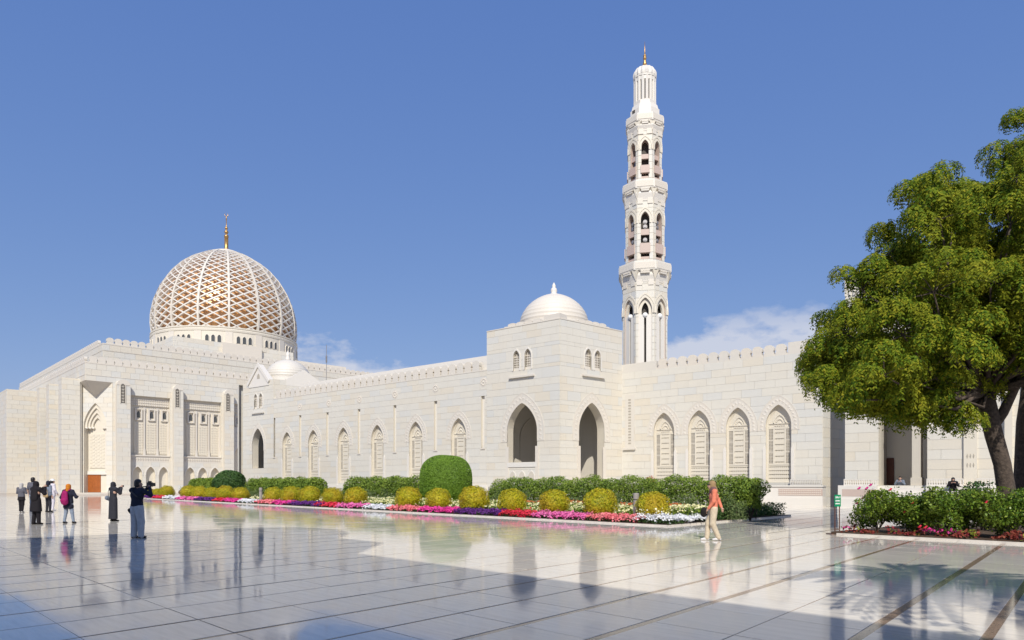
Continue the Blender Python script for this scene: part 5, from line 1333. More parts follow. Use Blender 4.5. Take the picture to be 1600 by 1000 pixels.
# ================================================================== trees
def tuft_proto(seed, nst=36, m=10):
    """one rounded mound of weeping foliage: strands of leaflet pairs run from the top of the mound over its rim and hang"""
    rng = np.random.default_rng(seed); Vs = []
    for k in range(nst):
        a = 6.283*k/nst*1.0+rng.normal(scale=0.25); r0 = rng.uniform(0.70, 1.12); t0 = rng.uniform(0, 0.45); hang = rng.uniform(0.02, 0.30)
        for i in range(m):
            q = t0+(1.12-t0)*i/(m-1); th = min(q, 0.92)*1.75; ext = max(0, q-0.92)/0.2
            ca, sa = math.cos(a+0.25*math.sin(q*3+k)), math.sin(a+0.25*math.sin(q*3+k))
            c = np.array([ca*0.46*r0*math.sin(th), sa*0.46*r0*math.sin(th), 0.36*r0*math.cos(th)-ext*hang])+rng.normal(scale=0.012, size=3)
            N = np.array([ca*math.sin(th), sa*math.sin(th), math.cos(th)]); d = np.array([ca*math.cos(th), sa*math.cos(th), -math.sin(th)])-np.array([0, 0, 0.35]); d /= np.linalg.norm(d)
            side = np.array([-sa, ca, 0])
            for sg in (-1, 1):
                dv = side*sg*0.75+d*0.75+N*rng.normal(scale=0.25); dv /= np.linalg.norm(dv); ll = 0.10*rng.uniform(0.75, 1.2)
                w = np.cross(dv, N+rng.normal(scale=0.3, size=3)); w /= np.linalg.norm(w)+1e-9; w = w*0.020
                Vs += [c, c+dv*ll*0.45+w, c+dv*ll, c+dv*ll*0.45-w]
    return np.array(Vs)
TUFTS = [tuft_proto(100+k) for k in range(5)]
def neem(name, label, cat, base, trunk_pts, trunk_r, blobs, per, seed):
    rng = np.random.default_rng(seed)
    t = thing(name, label, cat, base)
    tr = MB().tube(trunk_pts, trunk_r, 14)
    parts = []; fork = Vector(trunk_pts[-1]); limb = MB()
    for (c, r) in blobs:
        c = np.array(c)
        # a limb from the fork to each clump, with twigs
        mid = fork.lerp(Vector(c), 0.5)+Vector((rng.normal(scale=.3), rng.normal(scale=.3), -0.5+rng.random()*0.5))
        ln = (Vector(c)-fork).length
        limb.tube([fork, fork.lerp(mid, 0.5)+Vector((0, 0, 0.1)), mid, Vector(c)], [0.055+0.012*ln, 0.05+0.008*ln, 0.05, 0.022], 7)
        n = max(3, int(round(per*r*r)))
        for k in range(n):                                            # mounds of foliage at the limb ends
            d = rng.normal(size=3); d[2] = d[2]*0.9+0.25; d /= np.linalg.norm(d)
            p = c+d*r*rng.uniform(0.6, 1.05)*np.array([1, 1, 0.9])
            limb.tube([Vector(c), Vector(c).lerp(Vector(p), 0.6)+Vector((0, 0, 0.08)), Vector(p)], [0.02, 0.014, 0.006], 4)
            V = TUFTS[rng.integers(5)]; a = rng.random()*6.283; s = rng.uniform(0.85, 1.35)
            ca, sa = math.cos(a), math.sin(a); M3 = np.array([[ca, -sa, 0], [sa, ca, 0], [0, 0, 1]])*s
            tilt = np.array([d[0], d[1], 0])*0.35; M3[2, :2] -= tilt[:2]*0.6
            parts.append(V @ M3.T+p)
    V = np.concatenate(parts); Q = np.arange(len(V)).reshape(-1, 4)
    me = np_mesh('crown', V, Q); me.materials.append(MATS['neem_leaf']); link('crown', me, t)
    tk = tr.build('trunk', 'bark', t, smooth=True); limb.build('limbs', 'bark', t, smooth=True)
    return t
def P3(px, py, Y): return ((px-CX)/F*Y, Y, EYE-(py-HY)/F*Y)
def trees():
    D = 23.0
    bl = [(1290, 583, 42), (1318, 520, 48), (1345, 590, 58), (1348, 455, 42), (1398, 520, 70), (1388, 395, 36), (1440, 445, 74), (1408, 600, 62), (1452, 335, 56), (1488, 330, 48), (1476, 560, 74), (1500, 440, 76), (1540, 345, 58), (1556, 480, 70), (1560, 575, 48), (1590, 270, 42), (1598, 380, 74), (1630, 520, 74), (1650, 310, 80), (1690, 430, 90),
          (1716, 560, 66), (1760, 480, 70), (1478, 615, 36), (1385, 622, 36), (1436, 628, 34), (1310, 625, 26), (1268, 595, 22), (1500, 655, 22), (1390, 372, 22), (1470, 290, 24), (1340, 622, 38), (1400, 628, 40), (1450, 632, 40), (1505, 630, 38), (1425, 655, 22), (1300, 560, 40), (1345, 640, 22)]
    rng = np.random.default_rng(5); blobs = []
    for px, py, r in bl:
        y = D+rng.uniform(-1.6, 1.2); blobs.append((P3(px, py, y), r*y/F))
        if r > 40:
            y = D+rng.uniform(1.5, 3.4); blobs.append((P3(px+rng.uniform(-10, 45), py-10, y), r*y/F*0.95))
            if r > 55: y = D-rng.uniform(1.8, 2.8); blobs.append((P3(px+rng.uniform(10, 50), py+rng.uniform(-10, 15), y), r*y/F*0.8))
    b = Vector(P3(1574, 830, D)); b.z = 0
    tp = [b, Vector(P3(1573, 770, D)), Vector(P3(1566, 725, D)), Vector(P3(1553, 680, D)), Vector(P3(1545, 645, D)), Vector(P3(1541, 615, D))]
    t = neem('neem_tree', 'big neem tree with weeping yellow green foliage and leaning trunk in the rose bed', 'tree', b, tp, [0.34, 0.27, 0.26, 0.27, 0.28, 0.22], blobs, 6.4, 11)
    lm = MB(); lm.tube([P3(1550, 668, D), P3(1567, 645, D-.1), P3(1583, 612, D-.2), P3(1598, 580, D-.3), P3(1625, 530, D-.2)], [0.18, 0.16, 0.14, 0.12, 0.07], 10)
    lm.tube([P3(1543, 640, D), P3(1538, 600, D+.3), P3(1500, 560, D+.4), P3(1450, 520, D)], [0.2, 0.17, 0.13, 0.06], 8)
    lm.build('main_limbs', 'bark', t, smooth=True)
    D2 = 25.5; bl2 = [(1600, 225, 42), (1640, 210, 60), (1588, 255, 22), (1690, 260, 80), (1740, 330, 90), (1800, 420, 90), (1700, 150, 60), (1780, 230, 80), (1760, 540, 70), (1640, 440, 60), (1625, 590, 45)]
    blobs = [(P3(a, c_, D2+rng.uniform(-.6, 1.2)), r*D2/F) for a, c_, r in bl2]
    b = Vector(P3(1606, 800, D2)); b.z = 0
    neem('neem_tree', 'second neem tree with dark upright trunk at the right edge behind the leaning one', 'tree', b, [b, Vector(P3(1605, 740, D2)), Vector(P3(1608, 660, D2)), Vector(P3(1616, 560, D2))], [0.48, 0.42, 0.40, 0.26], blobs, 5.0, 12)
    # a date palm right of the camera; its fronds' shadow lies on the paving
    b = Vector((7.0, 3.4, 0)); t = thing('date_palm', 'date palm whose frond shadow falls across the polished paving', 'tree', b)
    MB().tube([b, b+Vector((0.1, 0.1, 3)), b+Vector((0.0, 0.3, 7.0))], [0.26, 0.2, 0.17], 12).build('trunk', 'bark', t)
    tp = b+Vector((0.0, 0.3, 7.0)); rng = np.random.default_rng(3); Vs = []; rb = MB()
    for k in range(60):
        a = rng.random()*6.283; e = rng.uniform(-0.35, 1.2); L = rng.uniform(2.2, 3.0); prev = None; pts = []
        for i in range(15):
            q = i/14; r = L*q*math.cos(e*(1-0.4*q)); z = L*(math.sin(e)*q-0.75*q*q); c = np.array(tp)+np.array([math.cos(a)*r, math.sin(a)*r, z]); pts.append(tuple(c))
            if i < 2: continue
            for sg in (-1, 1):
                for h_ in (0, 0.5):
                    d = np.array([-math.sin(a)*sg*0.8+math.cos(a)*0.55, math.cos(a)*sg*0.8+math.sin(a)*0.55, -0.25]); l = 0.5*(1-0.5*abs(q-0.4)); w = np.array([math.cos(a), math.sin(a), 0])*0.04
                    cc = c+np.array([math.cos(a), math.sin(a), -0.3])*h_*L/14; Vs += [cc, cc+d*l*0.4+w, cc+d*l, cc+d*l*0.4-w]
        rb.tube(pts, [0.03*(1-i/16) for i in range(15)], 4)
    me = np_mesh('crown', np.array(Vs), np.arange(len(Vs)).reshape(-1, 4)); me.materials.append(MATS['palm_leaf']); link('crown', me, t); rb.build('frond_ribs', 'palm_leaf', t)
trees()

# ================================================================== rose bed
RK0 = ground(1312, 836); RK1 = ground(1600, 851); rd = (RK1-RK0).normalized(); rn = Vector((rd.y, -rd.x, 0))      # rn points to the plaza
def rb_(s, back, z=0.0): return RK0+rd*s-rn*back+Vector((0, 0, z))
def rose_bed():
    L = (RK1-RK0).length+9
    pts = [rb_(-0.3, 0.1), rb_(L, 0.1), rb_(L, 9), rb_(0.6, 9)]
    MB().prism([(p.x, p.y, 0.09) for p in pts], [(p.x, p.y, -0.03) for p in pts]).build('rose_bed_soil', 'soil', None, 'structure')
    k = MB(); a, b, c, d = rb_(-0.1, 0), rb_(L, 0), rb_(L, 0.08), rb_(-0.1, 0.08)
    k.prism([(p.x, p.y, 0.055) for p in (a, b, c, d)], [(p.x, p.y, -0.03) for p in (a, b, c, d)])
    a, b, c, d = rb_(-0.1, 0.12), rb_(0.02, 0.12), rb_(0.62, 9), rb_(0.5, 9)
    k.prism([(p.x, p.y, 0.055) for p in (a, b, c, d)], [(p.x, p.y, -0.03) for p in (a, b, c, d)]); tag(k.build('rose_bed_kerb', 'kerb_stone'), kind='structure')
    fb = Face(RK0.xy, rd.xy)
    def rose(px, top, back, w, dep, lab, n, seed, mat='rose_leaf'):
        f = Face((RK0-rn*back).xy, rd.xy); p = f.at(f.sp(px)); zt = EYE+(HY-top)*p.y/F; ww = w*p.y/F/2
        t = thing('rose_bush', lab, 'rose bush', p, 'rose bushes under the neem trees')
        V1 = []
        rng = np.random.default_rng(seed)
        nb = 9; parts = []
        for k in range(nb):
            c = np.array([rng.uniform(-.62, .62)*ww, rng.uniform(-.5, .5)*dep, 0.45+(zt-0.75)*rng.random()]); r = np.array([ww*0.5, dep*0.45, 0.34])
            m = n//nb; D = dirs(m); q = D*r*(0.45+0.6*rng.random((m, 1))**0.5)+c; q = q[q[:, 2] > 0.12]; parts.append(leaf_cards(q, 0.082, 0.62, up=0.9))
        # shoots rising above
        for k in range(10):
            x, y = rng.uniform(-.8, .8)*ww, rng.uniform(-.5, .5)*dep; h0 = zt*0.55; h1 = zt*rng.uniform(0.85, 1.05)
            m = 34; tt = rng.random(m); q = np.stack([x+rng.normal(scale=.10, size=m), y+rng.normal(scale=.10, size=m), h0+(h1-h0)*tt], 1); parts.append(leaf_cards(q, 0.08, 0.6, up=0.9))
        V, Q = join(parts); me = np_mesh('foliage', V, Q); me.materials.append(MATS[mat]); link('foliage', me, t, Matrix.Translation(p))
        st = MB()
        for k in range(7): st.tube([(p.x+random.uniform(-.15, .15), p.y, 0.03), (p.x+random.uniform(-.5, .5)*ww, p.y+random.uniform(-.3, .3), zt*0.45), (p.x+random.uniform(-.9, .9)*ww, p.y+random.uniform(-.3, .3), zt*0.9)], [0.018, 0.014, 0.007], 5)
        st.build('stems', 'bark', t)
        return t
    rose(1372, 762, 0.75, 78, 1.1, 'rose bush at the left end of the bed, nearest the green sign', 4600, 1)
    rose(1424, 772, 0.95, 70, 1.1, 'dense rose bush left of the bare soil, second from the sign', 4600, 2)
    rose(1472, 762, 0.8, 74, 1.2, 'bright rose bush in front of the seated person', 4800, 3)
    rose(1512, 768, 1.7, 54, 1.0, 'rose bush behind the patch of bare soil', 3400, 4)
    rose(1563, 764, 0.9, 78, 1.1, 'pale green rose bush in front of the leaning trunk', 4200, 5)
    rose(1640, 768, 0.9, 84, 1.2, 'rose bush at the right edge before the dark trunk', 4200, 6)
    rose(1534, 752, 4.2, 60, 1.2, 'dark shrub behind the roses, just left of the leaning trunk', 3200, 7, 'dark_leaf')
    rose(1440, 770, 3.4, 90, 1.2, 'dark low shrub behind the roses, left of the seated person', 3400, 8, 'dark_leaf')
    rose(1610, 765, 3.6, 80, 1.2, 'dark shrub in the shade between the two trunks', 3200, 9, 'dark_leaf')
    # roses in bloom
    def blooms(lst, mat, lab, r=0.055):
        mb = MB()
        for px, py, back in lst:
            f = Face((RK0-rn*back).xy, rd.xy); p = f.at(f.sp(px)); z = EYE+(HY-py)*p.y/F
            for q in range(9):
                a = q*2.4; rr = r*(0.35+0.65*(q/9)**0.5); c = Vector((p.x+rr*0.7*math.cos(a), p.y+rr*0.5*math.sin(a), z+rr*0.6*math.sin(a*1.7)))
                mb.sphere(c, r*0.55, 6, 4, (1, 0.6, 0.8))
        tag(mb.build('rose_blooms', mat, None, 'stuff'), lab, 'flowers')
    blooms([(1342, 763, .4), (1354, 763, .4), (1356, 770, .5), (1339, 786, .4), (1348, 778, .6), (1360, 758, .9)], 'petal_magenta', 'deep pink rose blooms above the bush nearest the sign')
    blooms([(1437, 823, .15), (1391, 765, .5), (1426, 786, .4), (1541, 785, .5), (1446, 824, .2), (1413, 800, .3)], 'petal_red', 'scattered red rose blooms among the bushes')
    # red and bronze bedding along the kerb
    for mat, n, lab in (('coleus_leaf', 2600, 'low red bronze bedding leaves along the rose bed kerb'), ('lime_leaf', 700, 'low lime green bedding leaves along the rose bed kerb')):
        s = RNG.random(n)*(L-1); s = s+0.25*np.sin(s*5)+ (0 if mat[0] == 'c' else 0.35); bk = 0.07+RNG.random(n)*0.5
        keep = (np.sin(s*4.1+1)+np.sin(s*9.7) > (-0.9 if mat[0] == 'c' else 0.4)) | (s < 0.7 if mat[0] == 'l' else False); s, bk = s[keep], bk[keep]; m = len(s)
        P = np.zeros((m, 3)); P[:, :2] = np.array(RK0.xy)+np.array(rd.xy)*s[:, None]-np.array(rn.xy)*bk[:, None]; P[:, 2] = 0.10+RNG.random(m)*0.24*(0.6+0.4*np.sin(s*6))
        V, Q = leaf_cards(P, 0.095, 0.7, up=1.0); me = np_mesh('bedding_plants', V, Q); me.materials.append(MATS[mat]); tag(link('bedding_plants', me, kind='stuff'), lab, 'bedding plants')
    n = 500; s = RNG.random(n)*(L-1); P = np.zeros((n, 3)); bk = 0.13+RNG.random(n)*0.4; keep = np.sin(s*2.2+2.2) > 0.55; s, bk = s[keep], bk[keep]; m = len(s); P = P[:m]
    P[:, :2] = np.array(RK0.xy)+np.array(rd.xy)*s[:, None]-np.array(rn.xy)*bk[:, None]; P[:, 2] = 0.2+RNG.random(m)*0.12
    V, Q = leaf_cards(P, 0.08, 0.9, up=1.0); me = np_mesh('pink_bedding', V, Q); me.materials.append(MATS['petal_magenta']); tag(link('pink_bedding', me, kind='stuff'), 'crimson flower tufts along the rose bed kerb', 'flowers')
rose_bed()

# ================================================================== notice board on two legs
def sign():
    p = ground(1304, 834.5); t = thing('notice_board', 'small green notice board with white writing on two brown metal legs beside the rose bed', 'sign', p)
    k = p.y/F; Y = p.y; x0 = (1303.6-CX)*k; x1 = (1313.8-CX)*k; zt = EYE+(HY-773)*k; zb = EYE+(HY-791.5)*k
    xm = (x0+x1)/2
    ang = R(6); Mw = Matrix.Translation((xm, Y, 0)) @ Matrix.Rotation(ang, 4, 'Z'); hw = (x1-x0)/2
    b = MB().box(-hw, hw, -0.012, 0.012, zb, zt).build('board', 'sign_green', t, Mw=Mw)
    wr = MB()
    def stroke(pts, w=0.010): 
        for a, c in zip(pts[:-1], pts[1:]):
            a = Vector((a[0], 0, a[1])); c = Vector((c[0], 0, c[1])); d = (c-a).normalized(); q = Vector((-d.z, 0, d.x))*w/2
            y = -0.0155; wr.prism([(a.x-q.x, y, a.z-q.z), (c.x-q.x, y, c.z-q.z), (c.x+q.x, y, c.z+q.z), (a.x+q.x, y, a.z+q.z)], [(a.x-q.x, -0.011, a.z-q.z), (c.x-q.x, -0.011, c.z-q.z), (c.x+q.x, -0.011, c.z+q.z), (a.x+q.x, -0.011, a.z+q.z)])
    H = zt-zb; sx = hw*0.8
    z = zb+H*0.78                                                    # top line: joined script with dots
    stroke([(sx, z+.02), (sx*.8, z-.015), (sx*.45, z-.012), (sx*.4, z+.02), (sx*.36, z-.012), (-sx*.05, z-.014), (-sx*.1, z+.03)], .014); stroke([(-sx*.2, z+.03), (-sx*.22, z-.02), (-sx*.55, z-.02), (-sx*.6, z+.01)], .014); stroke([(-sx*.7, z+.035), (-sx*.75, z-.02), (-sx, z-.02)], .014)
    for x, dz in ((.6, .03), (.15, -.035), (-.4, .03), (-.85, .02)): stroke([(sx*x-.006, z+dz), (sx*x+.006, z+dz)], .012)
    for fz, n in ((0.49, 7), (0.25, 6)):                             # two lower lines of small capitals
        z = zb+H*fz; w = 2*sx*0.9/n
        for k_ in range(n):
            x = -sx*0.9+w*k_; e = w*0.68
            stroke([(x, z-.02), (x, z+.02)], .009); stroke([(x, z+(.02 if k_ % 2 else 0)), (x+e, z+(.02 if k_ % 3 else -.02))], .009); stroke([(x+e, z-.02), (x+e, z+.015)], .009)
    wr.build('lettering', 'white_paint', b, Mw=Mw)
    for s in (-1, 1): MB().box(s*hw*0.72-0.014, s*hw*0.72+0.014, 0.012, 0.035, 0.02, zb+0.1).build('leg', 'brown_metal', t, Mw=Mw)
    MB().box(-hw*0.7, hw*0.7, 0.014, 0.033, 0.14, 0.165).box(-hw*0.7, hw*0.7, 0.014, 0.033, 0.06, 0.085).build('crossbar', 'brown_metal', t, Mw=Mw)
    MB().box(-0.30, 0.28, -0.16, 0.16, 0.001, 0.025).build('base_plate', 'brown_metal', t, Mw=Mw)
sign()

# ================================================================== people
def surface_nets(vals, lo, h):
    """quads of the zero level of a sampled distance field"""
    ins = vals < 0; nx, ny, nz = vals.shape
    cnt = np.zeros((nx-1, ny-1, nz-1), np.int32); acc = np.zeros((nx-1, ny-1, nz-1, 3), np.float32)
    corner = [(i, j, k) for i in (0, 1) for j in (0, 1) for k in (0, 1)]
    sl = lambda c: vals[c[0]:nx-1+c[0], c[1]:ny-1+c[1], c[2]:nz-1+c[2]]
    for a in corner:
        for ax in range(3):
            if a[ax]: continue
            b = list(a); b[ax] = 1; va, vb = sl(a), sl(tuple(b)); m = (va < 0) != (vb < 0)
            t = np.where(m, va/np.where(m, va-vb, 1), 0)
            cnt += m
            for q in range(3): acc[..., q] += np.where(m, a[q]+(t if q == ax else 0), 0)
    act = cnt > 0; idx = -np.ones(act.shape, np.int64); idx[act] = np.arange(act.sum())
    ijk = np.argwhere(act); V = (ijk+acc[act]/cnt[act][:, None])*h+lo
    Q = []
    for ax in range(3):
        o = [0, 1, 2]; o.remove(ax); u, v = o
        A = np.moveaxis(ins, [ax, u, v], [0, 1, 2]); I = np.moveaxis(idx, [ax, u, v], [0, 1, 2])
        s = A[:-1, 1:-1, 1:-1] != A[1:, 1:-1, 1:-1]; w = np.argwhere(s)
        if len(w) == 0: continue
        x, y, z = w[:, 0], w[:, 1]+1, w[:, 2]+1
        q = np.stack([I[x, y-1, z-1], I[x, y, z-1], I[x, y, z], I[x, y-1, z]], 1)
        fl = A[x, y, z] ^ (ax == 1); q[~fl] = q[~fl][:, ::-1]; Q.append(q)
    return V, np.concatenate(Q)
def sdf_mesh(name, prims, mat, h=0.016, k=0.03, clip=None):
    """smooth union of tapered capsules (a, b, ra, rb[, (sx, sy)]) -> one continuous surface"""
    A = np.array([p[0] for p in prims], float); B = np.array([p[1] for p in prims], float); rm = max(max(p[2], p[3]) for p in prims)+0.04
    lo = np.minimum(A, B).min(0)-rm-h; hi = np.maximum(A, B).max(0)+rm+h
    ax = [np.arange(lo[i], hi[i], h) for i in range(3)]; G = np.stack(np.meshgrid(*ax, indexing='ij'), -1).astype(np.float32)
    out = None
    for p in prims:
        a, b, ra, rb = [np.array(x, np.float32) for x in p[:4]]; sc = np.array(p[4] if len(p) > 4 else (1, 1, 1), np.float32)
        g = (G-a)/sc; ab = (b-a)/sc; t = np.clip((g @ ab)/max(1e-6, ab @ ab), 0, 1); d = np.linalg.norm(g-t[..., None]*ab, axis=-1)-(ra+(rb-ra)*t); d = d*sc.min()
        if out is None: out = d
        else:
            hh = np.clip(0.5+0.5*(d-out)/k, 0, 1); out = d*(1-hh)+out*hh-k*hh*(1-hh)
    if clip is not None:
        ax_, sgn, val = clip; out = np.maximum(out, sgn*(G[..., ax_]-val))
    V, Q = surface_nets(out, lo, h); me = np_mesh(name, V, Q, True); me.materials.append(MATS[mat]); return me
def person(label, foot, height, face_dir, pose, wear, zbase=0.0):
    """face_dir: heading in degrees, 0 = +Y (away from the camera), 90 = -X (left). pose gives joints in a 1.70 m body, facing +y."""
    s = height/1.70; p = Vector((foot.x, foot.y, zbase))
    t = thing('person', label, 'person', p); Mw = Matrix.Translation(p) @ Matrix.Rotation(R(face_dir), 4, 'Z') @ Matrix.Scale(s, 4)
    J = dict(hipL=(-.09, 0, .90), hipR=(.09, 0, .90), kneeL=(-.10, .02, .48), kneeR=(.10, .02, .48), ankL=(-.10, -.02, .08), ankR=(.10, -.02, .08),
             shL=(-.185, -.01, 1.40), shR=(.185, -.01, 1.40), elL=(-.25, -.03, 1.12), elR=(.25, -.03, 1.12), wrL=(-.25, .06, .86), wrR=(.25, .06, .86), head=(0, .02, 1.585), hd=(0, .10))
    J.update(pose); V_ = lambda n: np.array(J[n], float)
    head = V_('head'); fy = np.array([J['hd'][0], J['hd'][1], 0.0]); fy /= np.linalg.norm(fy); fx = np.array([fy[1], -fy[0], 0])
    HP = lambda x, y, z: tuple(head+fx*x+fy*y+np.array([0, 0, z]))
    pel = (V_('hipL')+V_('hipR'))/2; chest = (V_('shL')+V_('shR'))/2; ch = chest+np.array([0, 0, -0.14]); waist = pel*0.6+ch*0.4
    up = (chest-pel); 
    body = [(pel+(-.05, 0, .02), pel+(.05, 0, .02), .115, .115, (1, .85, 1)), (waist+(-.04, 0, 0), waist+(.04, 0, 0), .10, .10, (1, .8, 1)), (waist, ch, .11, .13, (1.1, .8, 1)), (ch+(-.07, 0, 0), ch+(.07, 0, 0), .115, .115, (1, .85, 1)),
            (V_('shL'), V_('shR'), .062, .062), (chest+(0, 0, -.02), head+(0, -.02, -.09), .058, .052),
            (HP(0, -.015, .03), HP(0, .01, -.02), .088, .078), (HP(0, .03, -.04), HP(0, .045, -.085), .058, .034), (HP(0, .085, .0), HP(0, .108, -.022), .012, .016), (HP(-.078, -.01, .01), HP(-.082, -.015, -.025), .014, .011), (HP(.078, -.01, .01), HP(.082, -.015, -.025), .014, .011), (HP(-.025, .083, -.058), HP(.025, .083, -.058), .012, .012)]
    for q in 'LR':
        sg = -1 if q == 'L' else 1
        body += [(V_('hip'+q), V_('knee'+q), .085, .055), (V_('knee'+q), V_('ank'+q), .054, .036), (V_('ank'+q)+(0, -.02, -.035), V_('ank'+q)+(0, .12, -.05), .035, .028),
                 (V_('sh'+q), V_('el'+q), .048, .038), (V_('el'+q), V_('wr'+q), .038, .026)]
        d = V_('wr'+q)-V_('el'+q); d /= np.linalg.norm(d); J['palm'+q] = V_('wr'+q)+d*0.065; body += [(V_('wr'+q)+d*.02, J['palm'+q], .028, .034, (1, 1, 1))]
    me = sdf_mesh('body', body, 'skin', 0.0155, 0.025)
    # fingers: four bent fingers and a thumb per hand
    fm = MB()
    for q in 'LR':
        sg = -1 if q == 'L' else 1; d = V_('wr'+q)-V_('el'+q); d /= np.linalg.norm(d); pl = J['palm'+q]
        side = np.cross(d, [0, 0, 1.0]) if abs(d[2]) < 0.9 else np.array([0, 1.0, 0]); side /= np.linalg.norm(side); cur = np.cross(side, d)
        if abs(d[2]) < 0.9 and cur[2] > 0: cur = -cur
        for i, l in enumerate((.066, .076, .072, .056)):
            o = pl+side*(-.026+.0175*i)+d*.012; a = o+d*l*.5+cur*.008; b = a+d*l*.32+cur*l*.32; c = b+d*l*.06+cur*l*.26
            fm.tube([o, a, b, c], [.0095, .009, .0082, .006], 6)
        o = pl-side*.03*sg-d*.03; fm.tube([o, o-side*.028*sg+d*.02, o-side*.03*sg+d*.05+cur*.015], [.012, .0105, .008], 6)
    bo = link('body', me, t, Mw); fg = fm.build('fingers', 'skin', bo, smooth=True, Mw=Mw)
    ey = MB()
    for sx in (-1, 1): ey.sphere(HP(sx*.031, .078, .012), .0125, 8, 6)
    ey.build('eyes', 'black_plastic', bo, Mw=Mw)
    E = dict(V=V_, HP=HP, head=head, pel=pel, ch=ch, chest=chest, waist=waist, Mw=Mw, t=t)
    for w in wear:
        kind, mat = w[0], w[1]; opt = w[2] if len(w) > 2 else {}
        if kind == 'trousers':
            e = opt.get('loose', 0.0); pr = [(pel+(-.05, 0, .04), pel+(.05, 0, .04), .125, .125, (1, .88, 1))]
            for q in 'LR': pr += [(V_('hip'+q), V_('knee'+q), .10+e, .072+e), (V_('knee'+q), V_('ank'+q)+(0, 0, .0), .070+e, .056+e)]
            link('trousers', sdf_mesh('trousers', pr, mat, 0.016, 0.03), t, Mw)
        elif kind == 'top':
            e = opt.get('loose', 0.0); hem = opt.get('hem', 0.86); sl = opt.get('sleeve', 1.0)
            pr = [(pel+(-.055, 0, .04), pel+(.055, 0, .04), .125+e, .125+e, (1, .88, 1)), (waist+(-.045, 0, 0), waist+(.045, 0, 0), .118+e, .118+e, (1, .85, 1)), (waist, ch, .125+e, .145+e, (1.1, .82, 1)), (ch+(-.07, 0, 0), ch+(.07, 0, 0), .13+e, .13+e, (1, .86, 1)), (V_('shL'), V_('shR'), .076, .076), (chest, chest+(0, 0, .05), .07, .062)]
            if hem < 0.84: pr += [(np.array([-.05, 0, hem+.1]), np.array([.05, 0, hem+.1]), .14+e, .14+e, (1, .85, 1))]
            for q in 'LR':
                el = V_('sh'+q)+(V_('el'+q)-V_('sh'+q))*min(1, sl*2); pr += [(V_('sh'+q), el, .064+e*.4, .054+e*.4)]
                if sl > 0.5: pr += [(V_('el'+q), V_('el'+q)+(V_('wr'+q)-V_('el'+q))*((sl-.5)*2)*0.97, .053+e*.4, .04+e*.3)]
            link(opt.get('name', 'shirt'), sdf_mesh('shirt', pr, mat, 0.016, 0.03, (2, -1, hem)), t, Mw)
        elif kind == 'abaya':
            hem = opt.get('hem', 0.08); fl = opt.get('flare', .20); pr = [(np.array([-.06, -.01, hem]), np.array([-.055, 0, .95]), fl, .15, (1, .85, 1)), (np.array([.06, -.01, hem]), np.array([.055, 0, .95]), fl, .15, (1, .85, 1)), (waist, ch, .145, .155, (1.1, .85, 1)), (V_('shL'), V_('shR'), .085, .085)]
            for q in 'LR': pr += [(V_('sh'+q), V_('el'+q), .075, .066), (V_('el'+q), V_('el'+q)+(V_('wr'+q)-V_('el'+q))*.95, .064, .055)]
            link('abaya', sdf_mesh('abaya', pr, mat, 0.018, 0.04, (2, -1, hem)), t, Mw)
        elif kind == 'scarf':
            pr = [(HP(0, -.025, .035), HP(0, -.02, -.02), .105, .10), (HP(0, -.05, -.05), chest+(0, -.02, .03), .085, .095)]
            if opt.get('drape', 1): pr += [(chest+(-.10, -.02, .03), chest+(.10, -.02, .03), .075, .075), (chest+(0, .03, 0.0), chest+(0, .07, -.12), .08, .06)]
            if opt.get('long'): pr += [(chest+(0, -.06, 0), ch+(0, -.09, -.22), .13, .15, (1.2, .6, 1))]
            pr += [(HP(0, .055, -.085), HP(0, .05, -.10), .035, .04)]
            # hood opening: cut by leaving the face in front of the hood
            link('headscarf', sdf_mesh('headscarf', pr, mat, 0.015, 0.03), t, Mw)
            if opt.get('neck'):
                n_ = [(chest+(-.06, .02, .06), chest+(.06, .03, .06), .085, .085), (chest+(-.03, .06, .02), chest+(.05, .09, -.08), .07, .05), (HP(-.05, -.03, -.11), HP(.05, -.03, -.11), .075, .075)]
                link('scarf_wrap', sdf_mesh('scarf_wrap', n_, opt['neck'], 0.015, 0.03), t, Mw)
        elif kind == 'hair':
            pr = [(HP(0, -.03, .045), HP(0, -.04, -.03), .094, .085), (HP(0, .02, .08), HP(0, -.03, .07), .055, .06)]; link('hair', sdf_mesh('hair', pr, mat, 0.015, 0.03), t, Mw)
        elif kind == 'hat':
            m = MB().lathe([(.105, .055), (.10, .10), (.075, .145), (.01, .155)], 16); m.lathe([(.105, .052), (.175, .04), (.178, .048), (.105, .064)], 20)
            link('hat', m.mesh('hat', True), t, Mw @ Matrix.Translation(HP(0, -.01, 0)), mat)
        elif kind == 'shoes':
            for q in 'LR':
                a = V_('ank'+q); link('shoe', sdf_mesh('shoe', [(a+(0, -.03, -.035), a+(0, .06, -.04), .046, .044), (a+(0, .06, -.045), a+(0, .15, -.052), .044, .032)], mat, 0.013, 0.02, (2, -1, a[2]-.078)), t, Mw)
        elif kind == 'skirt':
            hem = opt['hem']; link('skirt', sdf_mesh('skirt', [(np.array([-.06, 0, hem]), np.array([-.05, 0, 1.0]), .15, .12, (1, .9, 1)), (np.array([.06, 0, hem]), np.array([.05, 0, 1.0]), .15, .12, (1, .9, 1))], mat, 0.017, 0.03, (2, -1, hem)), t, Mw)
        elif kind == 'sunglasses':
            m = MB()
            for sx in (-1, 1): m.sphere(HP(sx*.033, .088, .012), .03, 10, 6, (1, .45, .8)); m.tube([HP(sx*.06, .08, .015), HP(sx*.092, -.02, .015)], .005, 5)
            m.tube([HP(-.012, .098, .014), HP(.012, .098, .014)], .005, 5); m.build('sunglasses', 'black_plastic', t, Mw=Mw)
    return E
